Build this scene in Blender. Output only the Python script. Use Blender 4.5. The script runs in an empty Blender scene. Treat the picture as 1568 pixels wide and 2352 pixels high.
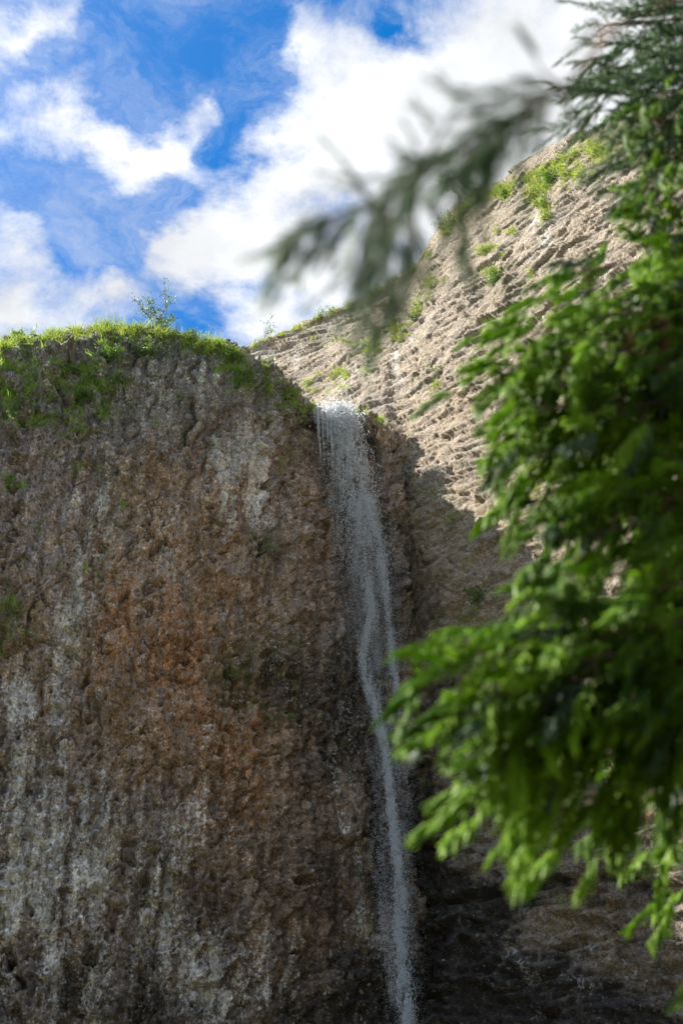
import bpy, math, random
import numpy as np
from mathutils import Vector, Matrix

random.seed(7)
RNG = np.random.default_rng(11)
S = bpy.context.scene
C = S.collection

# ------------------------------------------------------------------ camera
CAM = np.array([0.0, 0.0, 1.6])
PITCH = math.radians(38.0)
cp, sp = math.cos(PITCH), math.sin(PITCH)
FW = np.array([0.0, cp, sp]); UPV = np.array([0.0, -sp, cp]); RT = np.array([1.0, 0, 0])
FPX = 3267.0                      # focal length on a 1568 x 2352 frame
cam_d = bpy.data.cameras.new('camera')
cam_d.lens = 50; cam_d.sensor_fit = 'VERTICAL'; cam_d.sensor_height = 36.0; cam_d.sensor_width = 24.0
cam_d.clip_end = 9000; cam_d.clip_start = 0.05
cam_d.dof.use_dof = True; cam_d.dof.focus_distance = 82.0; cam_d.dof.aperture_fstop = 2.05
cam_o = bpy.data.objects.new('camera', cam_d); C.objects.link(cam_o)
cam_o.location = CAM; cam_o.rotation_euler = (math.radians(90) + PITCH, 0, 0)
S.camera = cam_o

# ------------------------------------------------------------------ sun, sky, exposure
SUN = np.array([-0.60, 0.22, 0.78]); SUN /= np.linalg.norm(SUN)
sun_d = bpy.data.lights.new('sun', 'SUN'); sun_d.energy = 3.9; sun_d.angle = math.radians(0.53)
sun_d.color = (1.0, 0.95, 0.87)
sun_o = bpy.data.objects.new('sun', sun_d); C.objects.link(sun_o)
sun_o.rotation_euler = Vector(SUN).to_track_quat('Z', 'Y').to_euler()
S.view_settings.view_transform = 'Standard'; S.view_settings.look = 'None'
EXPOSURE = 1.75
S.view_settings.exposure = EXPOSURE; S.view_settings.gamma = 1.0
S.view_settings.use_curve_mapping = False
S.cycles.use_denoising = True
S.cycles.max_bounces = 16; S.cycles.transparent_max_bounces = 16
S.cycles.diffuse_bounces = 14; S.cycles.glossy_bounces = 5; S.cycles.transmission_bounces = 14
S.cycles.sample_clamp_indirect = 6.0

def px_dir(x, y):
    d = FW + (x - 784) / FPX * RT + (1176 - y) / FPX * UPV
    return d
def px_at(x, y, depth):           # depth along the optical axis
    return CAM + px_dir(x, y) * depth
def proj(P):
    P = np.asarray(P, float) - CAM
    dz = P @ FW
    dz = np.where(dz > 0.1, dz, 0.1)
    return 784 + FPX * (P @ RT) / dz, 1176 - FPX * (P @ UPV) / dz, dz

W = bpy.data.worlds.new('World'); S.world = W; W.use_nodes = True
nt = W.node_tree; nt.nodes.clear()
def N(t, typ, **kw):
    n = t.nodes.new(typ)
    for k, v in kw.items():
        if k.startswith('i_'):
            key = k[2:]; key = int(key) if key.isdigit() else key
            n.inputs[key].default_value = v
        else: setattr(n, k, v)
    return n
def L(t, a, b): t.links.new(a, b)
STR = 0.068
out = N(nt, 'ShaderNodeOutputWorld'); bg = N(nt, 'ShaderNodeBackground', i_Strength=STR)
sky = N(nt, 'ShaderNodeTexSky'); sky.sky_type = 'NISHITA'; sky.sun_disc = False
sky.sun_elevation = math.asin(SUN[2]); sky.sun_rotation = math.atan2(SUN[0], SUN[1])
sky.air_density = 1.0; sky.dust_density = 0.6; sky.ozone_density = 3.0
hs = N(nt, 'ShaderNodeHueSaturation', i_Saturation=1.5, i_Value=.86); hs.inputs['Hue'].default_value = 0.5
L(nt, sky.outputs[0], hs.inputs['Color'])
tc = N(nt, 'ShaderNodeTexCoord')
sep = N(nt, 'ShaderNodeSeparateXYZ'); L(nt, tc.outputs['Generated'], sep.inputs[0])
mx = N(nt, 'ShaderNodeMath', operation='MAXIMUM', i_1=0.12); L(nt, sep.outputs[2], mx.inputs[0])
dx = N(nt, 'ShaderNodeMath', operation='DIVIDE'); L(nt, sep.outputs[0], dx.inputs[0]); L(nt, mx.outputs[0], dx.inputs[1])
dy = N(nt, 'ShaderNodeMath', operation='DIVIDE'); L(nt, sep.outputs[1], dy.inputs[0]); L(nt, mx.outputs[0], dy.inputs[1])
cmb = N(nt, 'ShaderNodeCombineXYZ'); L(nt, dx.outputs[0], cmb.inputs[0]); L(nt, dy.outputs[0], cmb.inputs[1])
# warp so that cloud edges are ragged
wn = N(nt, 'ShaderNodeTexNoise', i_Scale=9.0, i_Detail=5.0, i_Roughness=0.6); L(nt, cmb.outputs[0], wn.inputs['Vector'])
ws = N(nt, 'ShaderNodeVectorMath', operation='SUBTRACT'); ws.inputs[1].default_value = (.5, .5, .5); L(nt, wn.outputs['Color'], ws.inputs[0])
wm = N(nt, 'ShaderNodeVectorMath', operation='SCALE'); wm.inputs['Scale'].default_value = 0.13; L(nt, ws.outputs[0], wm.inputs[0])
wa = N(nt, 'ShaderNodeVectorMath', operation='MULTIPLY_ADD'); wa.inputs[1].default_value = (1, 1, 0)
L(nt, wm.outputs[0], wa.inputs[0]); L(nt, cmb.outputs[0], wa.inputs[2])
def cl(x, y):
    d = px_dir(x, y); return np.array([d[0] / d[2], d[1] / d[2]])
CLOUDS = [  # centre, radii, tilt, weight : a broad offset, then cloud banks and gaps in the cloud layer
 (500, 350, 1500, 1300, 0, -.42),  # broad thinning in view that offsets the cover raised elsewhere
 (90, 55, 190, 100, -10, .85), (30, 290, 120, 90, 0, .42), (150, 240, 130, 130, 30, .6), (250, 320, 230, 90, 25, .75),
 (350, 375, 170, 80, 20, .7), (430, 290, 120, 90, -40, .62), (475, 220, 60, 80, -30, .4), (390, 340, 90, 70, -20, .4), (640, 60, 150, 110, 20, .5), (690, 130, 90, 90, 0, .4),
 (800, 250, 260, 180, -20, .9), (700, 420, 280, 190, -35, .9), (520, 540, 300, 150, -30, .9), (380, 570, 150, 80, -10, .5),
 (1050, 160, 380, 260, -10, 1.0), (1350, 300, 420, 420, 0, 1.1), (960, 460, 380, 300, 0, 1.0), (700, 640, 330, 130, 10, .8),
 (1450, 40, 300, 200, 0, .8), (255, 640, 130, 70, 0, .75), (30, 705, 160, 110, 0, .75), (230, 730, 220, 70, 0, .35),
 (40, 500, 110, 110, 0, .35), (600, 745, 160, 60, 0, .4), (20, 600, 110, 60, 0, .3), (560, 640, 150, 60, 0, .3),
 (500, 80, 230, 130, -20, -.7), (570, 210, 130, 190, -15, -.75), (350, 120, 90, 160, 20, -.35), (180, 470, 300, 90, 15, -.75), (910, 40, 150, 90, 10, -.85), (330, 210, 100, 120, 0, -.5),
 (470, 330, 120, 70, -10, -.35), (250, 560, 170, 70, 30, -.4), (440, 660, 100, 100, 20, -.35), (240, 20, 90, 160, 10, -.6), (720, 290, 0.1, .1, 0, 0),
 (120, 600, 120, 50, 20, -.4), (90, 160, 90, 50, 10, -.25), (480, 730, 110, 40, 0, -.2), (40, 400, 70, 60, 0, -.3),
]
acc = None
for (x, y, rx, ry, th, w) in CLOUDS:
    if w == 0: continue
    c0 = cl(x, y); J = np.column_stack([cl(x + 5, y) - c0, cl(x, y + 5) - c0]) / 5
    t = math.radians(th); R = np.array([[math.cos(t), -math.sin(t)], [math.sin(t), math.cos(t)]])
    U, sv, _ = np.linalg.svd(J @ R @ np.diag([rx * 1.25, ry * 1.25]))
    if np.linalg.det(U) < 0: U[:, 1] *= -1
    mp = N(nt, 'ShaderNodeMapping', vector_type='TEXTURE')
    mp.inputs['Location'].default_value = (c0[0], c0[1], 0)
    mp.inputs['Rotation'].default_value = (0, 0, math.atan2(U[1, 0], U[0, 0]))
    mp.inputs['Scale'].default_value = (sv[0], sv[1], 1)
    L(nt, wa.outputs[0], mp.inputs[0])
    g = N(nt, 'ShaderNodeTexGradient', gradient_type='QUADRATIC_SPHERE'); L(nt, mp.outputs[0], g.inputs[0])
    ma = N(nt, 'ShaderNodeMath', operation='MULTIPLY_ADD', i_1=w * 1.35); L(nt, g.outputs['Fac'], ma.inputs[0])
    if acc is None: ma.inputs[2].default_value = 0.0
    else: L(nt, acc, ma.inputs[2])
    acc = ma.outputs[0]
fn = N(nt, 'ShaderNodeTexNoise', i_Scale=7.0, i_Detail=11.0, i_Roughness=0.66, i_Distortion=0.25); L(nt, cmb.outputs[0], fn.inputs['Vector'])
f1 = N(nt, 'ShaderNodeMath', operation='MULTIPLY_ADD', i_1=3.3, i_2=-1.27); L(nt, fn.outputs['Fac'], f1.inputs[0])  # cover raised so unseen cloud adds soft light to the shaded rock
f2 = N(nt, 'ShaderNodeMath', operation='ADD'); L(nt, f1.outputs[0], f2.inputs[0]); L(nt, acc, f2.inputs[1])
mr = N(nt, 'ShaderNodeMapRange', interpolation_type='SMOOTHSTEP'); mr.inputs['From Min'].default_value = -0.25; mr.inputs['From Max'].default_value = 1.1
L(nt, f2.outputs[0], mr.inputs['Value'])
CW = 0.93 / (2 ** EXPOSURE) / STR
sn = N(nt, 'ShaderNodeTexNoise', i_Scale=5.0, i_Detail=6.0, i_Roughness=0.5); L(nt, wa.outputs[0], sn.inputs['Vector'])
cr = N(nt, 'ShaderNodeMapRange'); cr.inputs['From Min'].default_value = .36; cr.inputs['From Max'].default_value = .72
cr.inputs['To Min'].default_value = CW * .92; cr.inputs['To Max'].default_value = CW * 1.5
L(nt, sn.outputs['Fac'], cr.inputs['Value'])
ccol = N(nt, 'ShaderNodeVectorMath', operation='SCALE'); ccol.inputs[0].default_value = (.965, .985, 1.02); L(nt, cr.outputs[0], ccol.inputs['Scale'])
mixw = N(nt, 'ShaderNodeMix', data_type='RGBA'); L(nt, mr.outputs[0], mixw.inputs[0]); L(nt, hs.outputs[0], mixw.inputs[6]); L(nt, ccol.outputs[0], mixw.inputs[7])
vn = N(nt, 'ShaderNodeTexNoise', i_Scale=3.6, i_Detail=12.0, i_Roughness=0.68, i_Distortion=0.5); L(nt, wa.outputs[0], vn.inputs['Vector'])
vm = N(nt, 'ShaderNodeMapRange', interpolation_type='SMOOTHSTEP'); vm.inputs['From Min'].default_value = .42; vm.inputs['From Max'].default_value = .72; vm.inputs['To Max'].default_value = .5
L(nt, vn.outputs['Fac'], vm.inputs['Value'])
vx = N(nt, 'ShaderNodeMath', operation='MAXIMUM'); L(nt, mr.outputs[0], vx.inputs[0]); L(nt, vm.outputs[0], vx.inputs[1]); L(nt, vx.outputs[0], mixw.inputs[0])
L(nt, mixw.outputs[2], bg.inputs['Color']); L(nt, bg.outputs[0], out.inputs[0])
W.cycles.sampling_method = 'MANUAL'; W.cycles.sample_map_resolution = 512

# ------------------------------------------------------------------ numpy noise
_p = np.random.default_rng(3).permutation(256); PERM = np.concatenate([_p, _p]).astype(np.int32)
_g = np.random.default_rng(4).normal(size=(256, 3)); GR = (_g / np.linalg.norm(_g, axis=1)[:, None]).astype(np.float32)
def pn(x, y, z):
    x = np.asarray(x, np.float32); y = np.asarray(y, np.float32); z = np.broadcast_to(np.asarray(z, np.float32), x.shape)
    xi = np.floor(x); yi = np.floor(y); zi = np.floor(z)
    fx, fy, fz = x - xi, y - yi, z - zi
    xi = xi.astype(np.int32) & 255; yi = yi.astype(np.int32) & 255; zi = zi.astype(np.int32) & 255
    u = fx * fx * fx * (fx * (fx * 6 - 15) + 10); v = fy * fy * fy * (fy * (fy * 6 - 15) + 10); w = fz * fz * fz * (fz * (fz * 6 - 15) + 10)
    r = 0
    for i in (0, 1):
        a = PERM[xi + i]
        wx = u if i else 1 - u
        for j in (0, 1):
            b = PERM[(a + yi + j) & 255]
            wy = v if j else 1 - v
            for k in (0, 1):
                g = GR[PERM[(b + zi + k) & 255]]
                d = g[..., 0] * (fx - i) + g[..., 1] * (fy - j) + g[..., 2] * (fz - k)
                r = r + d * wx * wy * (w if k else 1 - w)
    return r * 1.5
def fbm(x, y, z, o=3, rough=.5):
    r = 0; a = 1.0; f = 1.0
    for i in range(o):
        r = r + a * pn(x * f + i * 17.3, y * f - i * 9.1, z * f + i * 5.7); a *= rough; f *= 2.03
    return r
_j = np.random.default_rng(5).random((256, 3)).astype(np.float32); _tl = np.random.default_rng(6).normal(size=(256, 4)).astype(np.float32)
def facets(x, y, z, tilt=.5):
    """broken rock: nearest cell decides height and slope of each chip; returns (height, edge distance)"""
    x = np.asarray(x, np.float32).ravel(); sh = np.shape(y); y = np.asarray(y, np.float32).ravel(); z = np.asarray(z, np.float32).ravel()
    xi = np.floor(x).astype(np.int32); yi = np.floor(y).astype(np.int32); zi = np.floor(z).astype(np.int32)
    b1 = np.full(x.shape, 9., np.float32); b2 = b1.copy(); val = np.zeros_like(b1)
    for i in (-1, 0, 1):
        for j in (-1, 0, 1):
            for k in (-1, 0, 1):
                h = PERM[(PERM[(PERM[(xi + i) & 255] + yi + j) & 255] + zi + k) & 255]
                J = _j[h]; ax_ = x - (xi + i + J[:, 0]); ay_ = y - (yi + j + J[:, 1]); az_ = z - (zi + k + J[:, 2])
                dd = ax_ * ax_ + ay_ * ay_ + az_ * az_
                T_ = _tl[h]; v = T_[:, 0] * .35 + tilt * (T_[:, 1] * ax_ + T_[:, 2] * ay_ + T_[:, 3] * az_)
                c_ = dd < b1
                b2 = np.where(c_, b1, np.minimum(b2, dd)); val = np.where(c_, v, val); b1 = np.where(c_, dd, b1)
    return val.reshape(sh), (np.sqrt(b2) - np.sqrt(b1)).reshape(sh)
def sst(a, b, x):
    t = np.clip((x - a) / (b - a), 0, 1); return t * t * (3 - 2 * t)
def interp(pts, x): 
    p = np.array(pts, float); return np.interp(x, p[:, 0], p[:, 1])

# ------------------------------------------------------------------ object helpers
def mk_mesh(name, V, F, mat=None, parent=None, smooth=True, face_sizes=None):
    me = bpy.data.meshes.new(name)
    V = np.asarray(V, np.float32); 
    if face_sizes is None:
        F = np.asarray(F, np.int32); k = F.shape[1]; n = F.shape[0]; tot = np.full(n, k, np.int32); F = F.ravel()
    else:
        F = np.asarray(F, np.int32).ravel(); tot = np.asarray(face_sizes, np.int32); n = len(tot)
    me.vertices.add(len(V)); me.vertices.foreach_set('co', V.ravel())
    me.loops.add(len(F)); me.loops.foreach_set('vertex_index', F)
    st = np.zeros(n, np.int32); st[1:] = np.cumsum(tot)[:-1]
    me.polygons.add(n); me.polygons.foreach_set('loop_start', st); me.polygons.foreach_set('loop_total', tot)
    if smooth: me.polygons.foreach_set('use_smooth', np.ones(n, bool))
    if mat: me.materials.append(mat)
    me.update(calc_edges=True)
    o = bpy.data.objects.new(name, me); C.objects.link(o)
    if parent: o.parent = parent
    return o
def tag(o, label=None, cat=None, group=None, kind=None):
    if label: o['label'] = label
    if cat: o['category'] = cat
    if group: o['group'] = group
    if kind: o['kind'] = kind
    return o
def empty(name, loc):
    o = bpy.data.objects.new(name, None); C.objects.link(o); o.location = loc; o.empty_display_size = .3
    return o
def color_attr(o, name, A):
    at = o.data.attributes.new(name, 'FLOAT_COLOR', 'POINT')
    A = np.asarray(A, np.float32)
    if A.shape[1] == 3: A = np.column_stack([A, np.ones(len(A))]).astype(np.float32)
    at.data.foreach_set('color', A.ravel())

# ------------------------------------------------------------------ materials
def mat_new(name):
    m = bpy.data.materials.new(name); m.use_nodes = True; t = m.node_tree; t.nodes.clear()
    o = N(t, 'ShaderNodeOutputMaterial'); b = N(t, 'ShaderNodeBsdfPrincipled'); L(t, b.outputs[0], o.inputs[0])
    return m, t, b, o
def mixc(t, fac, a, b, blend='MIX'):
    m = N(t, 'ShaderNodeMix', data_type='RGBA', blend_type=blend)
    for i, v in ((0, fac), (6, a), (7, b)):
        if hasattr(v, 'links') or hasattr(v, 'is_output'): L(t, v, m.inputs[i])
        else: m.inputs[i].default_value = v if i == 0 else (*v, 1)
    return m.outputs[2]
def ramp(t, v, a, b, lo=0., hi=1.):
    m = N(t, 'ShaderNodeMapRange', interpolation_type='SMOOTHSTEP'); L(t, v, m.inputs[0])
    m.inputs[1].default_value = a; m.inputs[2].default_value = b; m.inputs[3].default_value = lo; m.inputs[4].default_value = hi
    return m.outputs[0]
def mth(t, op, a, b=None, c=None):
    m = N(t, 'ShaderNodeMath', operation=op)
    for i, v in enumerate((a, b, c)):
        if v is None: continue
        if hasattr(v, 'is_output'): L(t, v, m.inputs[i])
        else: m.inputs[i].default_value = v
    return m.outputs[0]
def noise(t, vec, scale, detail=4, rough=.55, dist=0.):
    n = N(t, 'ShaderNodeTexNoise', i_Scale=scale, i_Detail=detail, i_Roughness=rough, i_Distortion=dist); L(t, vec, n.inputs['Vector'])
    return n.outputs['Fac']
def scaled(t, vec, s, rot=(0, 0, 0)):
    m = N(t, 'ShaderNodeMapping'); m.inputs['Scale'].default_value = s; m.inputs['Rotation'].default_value = rot; L(t, vec, m.inputs[0]); return m.outputs[0]

def rock_material(name, cols, strata):
    """cols: two base tones, mask attribute: r pale lichen, g rust, b black wet algae and painted low shade, a moss"""
    m, t, b, o = mat_new(name)
    tc = N(t, 'ShaderNodeTexCoord'); P = tc.outputs['Object']
    at = N(t, 'ShaderNodeAttribute'); at.attribute_name = 'mask'
    sx = N(t, 'ShaderNodeSeparateColor'); L(t, at.outputs['Color'], sx.inputs[0])
    lich, rust, dark, moss = sx.outputs[0], sx.outputs[1], sx.outputs[2], at.outputs['Alpha']
    big = noise(t, P, .35, 5, .6); mid = noise(t, P, 2.2, 6, .65, .4); fine = noise(t, P, 9.0, 4, .7)
    if strata:
        ps = scaled(t, P, (.8, .8, 5.5), (.0, .22, .0)); lay = noise(t, ps, 1.1, 5, .65, .5)
    else:
        ps = scaled(t, P, (1.6, 1.6, .45)); lay = noise(t, ps, 1.3, 5, .65, .3)
    ag = N(t, 'ShaderNodeAttribute'); ag.attribute_name = 'grey'
    gz = ag.outputs['Fac']
    c = mixc(t, ramp(t, mth(t, 'ADD', big, mth(t, 'MULTIPLY', gz, .2)), .38, .62), cols[0], cols[1])
    c = mixc(t, mth(t, 'MULTIPLY', ramp(t, lay, .40, .62), mth(t, 'SUBTRACT', 1., mth(t, 'MULTIPLY', gz, .7))), c, cols[2])
    c = mixc(t, mth(t, 'MULTIPLY', gz, .75), c, (.285, .262, .255))
    c = mixc(t, ramp(t, mid, .50, .70, 0, .6), c, cols[3])
    # rust / ochre
    rf = mth(t, 'MULTIPLY', rust, ramp(t, mid, .34, .58)); c = mixc(t, rf, c, cols[4])
    # moss film
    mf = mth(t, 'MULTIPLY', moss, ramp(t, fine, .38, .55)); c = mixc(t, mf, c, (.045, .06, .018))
    # dark wet algae, with shade painted into the lower rock
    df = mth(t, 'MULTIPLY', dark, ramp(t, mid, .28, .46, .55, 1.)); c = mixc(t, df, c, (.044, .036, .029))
    # pale crusty lichen, eaten into speckles
    ln = noise(t, scaled(t, P, (1.2, 1.2, .8)), 5.5, 5, .72, .3)
    lf = ramp(t, mth(t, 'ADD', mth(t, 'MULTIPLY', lich, .30), ln), .60, .74)
    c = mixc(t, mth(t, 'MULTIPLY', lf, .85), c, (.60, .565, .51))
    # small white pebbles and chips set in the rock
    vo = N(t, 'ShaderNodeTexVoronoi', i_Scale=6.5, i_Randomness=1.); L(t, P, vo.inputs['Vector'])
    vc = N(t, 'ShaderNodeSeparateColor'); L(t, vo.outputs['Color'], vc.inputs[0])
    dot = mth(t, 'MULTIPLY', ramp(t, vo.outputs['Distance'], .30, .16), ramp(t, vc.outputs[0], .80, .84))
    dot = mth(t, 'MULTIPLY', dot, ramp(t, dark, .9, .4)); c = mixc(t, mth(t, 'MULTIPLY', dot, .6 if not strata else .45), c, (.66, .64, .61))
    if not strata:
        sk = noise(t, scaled(t, P, (1., 1., .09)), 1.9, 5, .62, .15); sk2 = noise(t, scaled(t, P, (1., 1., .16)), 5.5, 4, .6, .1)
        hk = N(t, 'ShaderNodeHueSaturation'); L(t, c, hk.inputs['Color']); L(t, mth(t, 'MULTIPLY', ramp(t, sk, .36, .64, .8, 1.5), ramp(t, sk2, .35, .65, .85, 1.25)), hk.inputs['Value']); c = hk.outputs[0]
    # fine value variation
    vv = ramp(t, fine, .34, .68, *((.55, 1.42) if not strata else (.5, 1.45)))
    v2 = N(t, 'ShaderNodeTexVoronoi', i_Scale=4.2, i_Randomness=1.); L(t, scaled(t, P, (1, 1, .7)), v2.inputs['Vector'])
    vc2 = N(t, 'ShaderNodeSeparateColor'); L(t, v2.outputs['Color'], vc2.inputs[0])
    pk = mth(t, 'MULTIPLY', ramp(t, v2.outputs['Distance'], .40, .22), ramp(t, vc2.outputs[1], .72, .78)); c = mixc(t, mth(t, 'MULTIPLY', pk, .6 if not strata else .0), c, (.035, .026, .018))
    hsv = N(t, 'ShaderNodeHueSaturation'); L(t, c, hsv.inputs['Color']); L(t, vv, hsv.inputs['Value'])
    L(t, hsv.outputs[0], b.inputs['Base Color'])
    L(t, ramp(t, dark, 0., 1., .93, .8), b.inputs['Roughness'])
    b.inputs['Specular IOR Level'].default_value = .3
    h = mth(t, 'ADD', mth(t, 'MULTIPLY', lay if strata else mid, .6), mth(t, 'MULTIPLY', fine, .45))
    hv = mth(t, 'ADD', h, mth(t, 'MULTIPLY', noise(t, P, 22., 2, .7), .2))
    bp = N(t, 'ShaderNodeBump', i_Strength=1., i_Distance=.2); L(t, hv, bp.inputs['Height']); L(t, bp.outputs[0], b.inputs['Normal'])
    return m
M_A = rock_material('rock_breccia', [(.31, .215, .150), (.27, .225, .205), (.40, .285, .20), (.12, .085, .062), (.42, .21, .095)], False)
M_B = rock_material('rock_layered', [(.375, .305, .225), (.31, .265, .22), (.46, .375, .275), (.15, .12, .09), (.43, .29, .15)], True)

def leaf_material(name, cols, trans=.45, rough=.5, attr=False, nscale=3.0):
    m, t, b, o = mat_new(name)
    tc = N(t, 'ShaderNodeTexCoord')
    if attr:
        a = N(t, 'ShaderNodeAttribute'); a.attribute_name = 'tone'; col = mixc(t, a.outputs['Fac'], cols[0], cols[1])
    else:
        oi = N(t, 'ShaderNodeObjectInfo')
        geo = N(t, 'ShaderNodeNewGeometry')
        n = noise(t, geo.outputs['Position'], nscale, 3, .6)
        f = mth(t, 'ADD', ramp(t, n, .38, .62, 0, .9), mth(t, 'MULTIPLY', oi.outputs['Random'], .25))
        col = mixc(t, f, cols[0], cols[1])
    L(t, col, b.inputs['Base Color']); b.inputs['Roughness'].default_value = rough
    b.inputs['Specular IOR Level'].default_value = .35
    tr = N(t, 'ShaderNodeBsdfTranslucent')
    tcol = mixc(t, .5, col, (cols[1][0] * 1.5, cols[1][1] * 1.6, cols[1][2]))
    L(t, tcol, tr.inputs['Color'])
    ms = N(t, 'ShaderNodeMixShader', i_Fac=trans); L(t, b.outputs[0], ms.inputs[1]); L(t, tr.outputs[0], ms.inputs[2]); L(t, ms.outputs[0], o.inputs[0])
    return m
M_GRASS = leaf_material('grass_blades', [(.06, .12, .03), (.30, .36, .07)], .45, .6, nscale=2.2)
M_GRASSD = leaf_material('hanging_grass', [(.11, .19, .05), (.34, .48, .08)], .4, .6, nscale=2.)
M_SHRUB = leaf_material('shrub_leaf', [(.05, .11, .018), (.14, .24, .03)], .4, .55)
M_SAP = leaf_material('sapling_leaf', [(.06, .12, .03), (.14, .22, .06)], .35, .5)
M_CON = leaf_material('conifer_needles', [(.026, .080, .010), (.25, .42, .010)], .45, .6, nscale=2.2)
M_CONB = leaf_material('conifer_needles_blue', [(.08, .13, .085), (.15, .24, .12)], .42, .5, nscale=4.)
M_DEAD = leaf_material('dead_needles', [(.20, .09, .03), (.30, .16, .05)], .3, .7)
def bark(name, c1, c2):
    m, t, b, o = mat_new(name); tc = N(t, 'ShaderNodeTexCoord')
    n = noise(t, scaled(t, tc.outputs['Object'], (14, 14, 3)), 2., 5, .6)
    L(t, mixc(t, ramp(t, n, .35, .65), c1, c2), b.inputs['Base Color']); b.inputs['Roughness'].default_value = .9
    bp = N(t, 'ShaderNodeBump', i_Strength=.7, i_Distance=.01); L(t, n, bp.inputs['Height']); L(t, bp.outputs[0], b.inputs['Normal'])
    return m
M_BARK = bark('conifer_bark', (.09, .055, .035), (.17, .11, .07))
M_TWIG = bark('pale_twig', (.16, .14, .12), (.26, .24, .20))

# ------------------------------------------------------------------ ground
def ground_h(x, y):
    r = np.sqrt(x * x + (y - 25) ** 2)
    h = 55 * sst(45, 170, r) * (0.6 + .5 * pn(x / 60., y / 60., 3.)) + 2.2 * fbm(x / 14., y / 14., 1., 4) * sst(3, 30, r - 22)  # surrounding hills added out of view to block some sky light
    h = h + 120 * sst(200, 1500, r) * (.5 + .6 * pn(x / 400., y / 400., 8.))
    return h - .35 * sst(6, 0, np.sqrt(x * x + y * y)) * 0
ax = np.sign(np.linspace(-1, 1, 261)) * (np.abs(np.linspace(-1, 1, 261)) ** 2.6) * 3500
GX, GY = np.meshgrid(ax, ax + 25)
GZ = ground_h(GX, GY)
n = len(ax); idx = np.arange(n * n).reshape(n, n)
GF = np.stack([idx[:-1, :-1], idx[:-1, 1:], idx[1:, 1:], idx[1:, :-1]], -1).reshape(-1, 4)
mg, t, b, o_ = mat_new('valley_ground'); tcg = N(t, 'ShaderNodeTexCoord')
g1 = noise(t, tcg.outputs['Object'], .35, 8, .65); g2 = noise(t, tcg.outputs['Object'], 4., 6, .7)
cg = mixc(t, ramp(t, g1, .4, .6), (.17, .15, .105), (.11, .12, .055)); cg = mixc(t, ramp(t, g2, .45, .7, 0, .6), cg, (.05, .07, .025))  # unseen floor toned for the light it bounces up the cliffs
L(t, cg, b.inputs['Base Color']); b.inputs['Roughness'].default_value = .95
bpg = N(t, 'ShaderNodeBump', i_Strength=1., i_Distance=.3); L(t, g2, bpg.inputs['Height']); L(t, bpg.outputs[0], b.inputs['Normal'])
gr = mk_mesh('ground', np.stack([GX, GY, GZ], -1).reshape(-1, 3), GF, mg)
tag(gr, 'unseen valley floor with added hills, toned for bounced light', kind='structure')

# ------------------------------------------------------------------ cliffs
def polyline(pts, n_per=60):
    """Catmull-Rom through plan points, returns dense samples and arc length"""
    P = np.array(pts, float); P = np.vstack([2 * P[0] - P[1], P, 2 * P[-1] - P[-2]])
    out = []
    for i in range(1, len(P) - 2):
        t = np.linspace(0, 1, n_per, endpoint=False)[:, None]
        a, b_, c, d = P[i - 1], P[i], P[i + 1], P[i + 2]
        out.append(.5 * (2 * b_ + (c - a) * t + (2 * a - 5 * b_ + 4 * c - d) * t ** 2 + (3 * b_ - a - 3 * c + d) * t ** 3))
    out.append(P[-2][None]); Q = np.vstack(out)
    s = np.concatenate([[0], np.cumsum(np.linalg.norm(np.diff(Q, axis=0), axis=1))])
    return Q, s
def grid_normals(G):
    du = np.gradient(G, axis=1); dv = np.gradient(G, axis=0)
    nn = np.cross(du, dv); ln = np.linalg.norm(nn, axis=-1, keepdims=True); return nn / np.maximum(ln, 1e-9)
def grid_faces(nr, nc):
    idx = np.arange(nr * nc).reshape(nr, nc)
    return np.stack([idx[:-1, :-1], idx[:-1, 1:], idx[1:, 1:], idx[1:, :-1]], -1).reshape(-1, 4)
def blobs(px, py, lst):
    r = np.zeros_like(px)
    for (x, y, rx, ry, a) in lst:
        d = ((px - x) / rx) ** 2 + ((py - y) / ry) ** 2
        r = r + a * np.exp(-d * 1.2)
    return r

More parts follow.
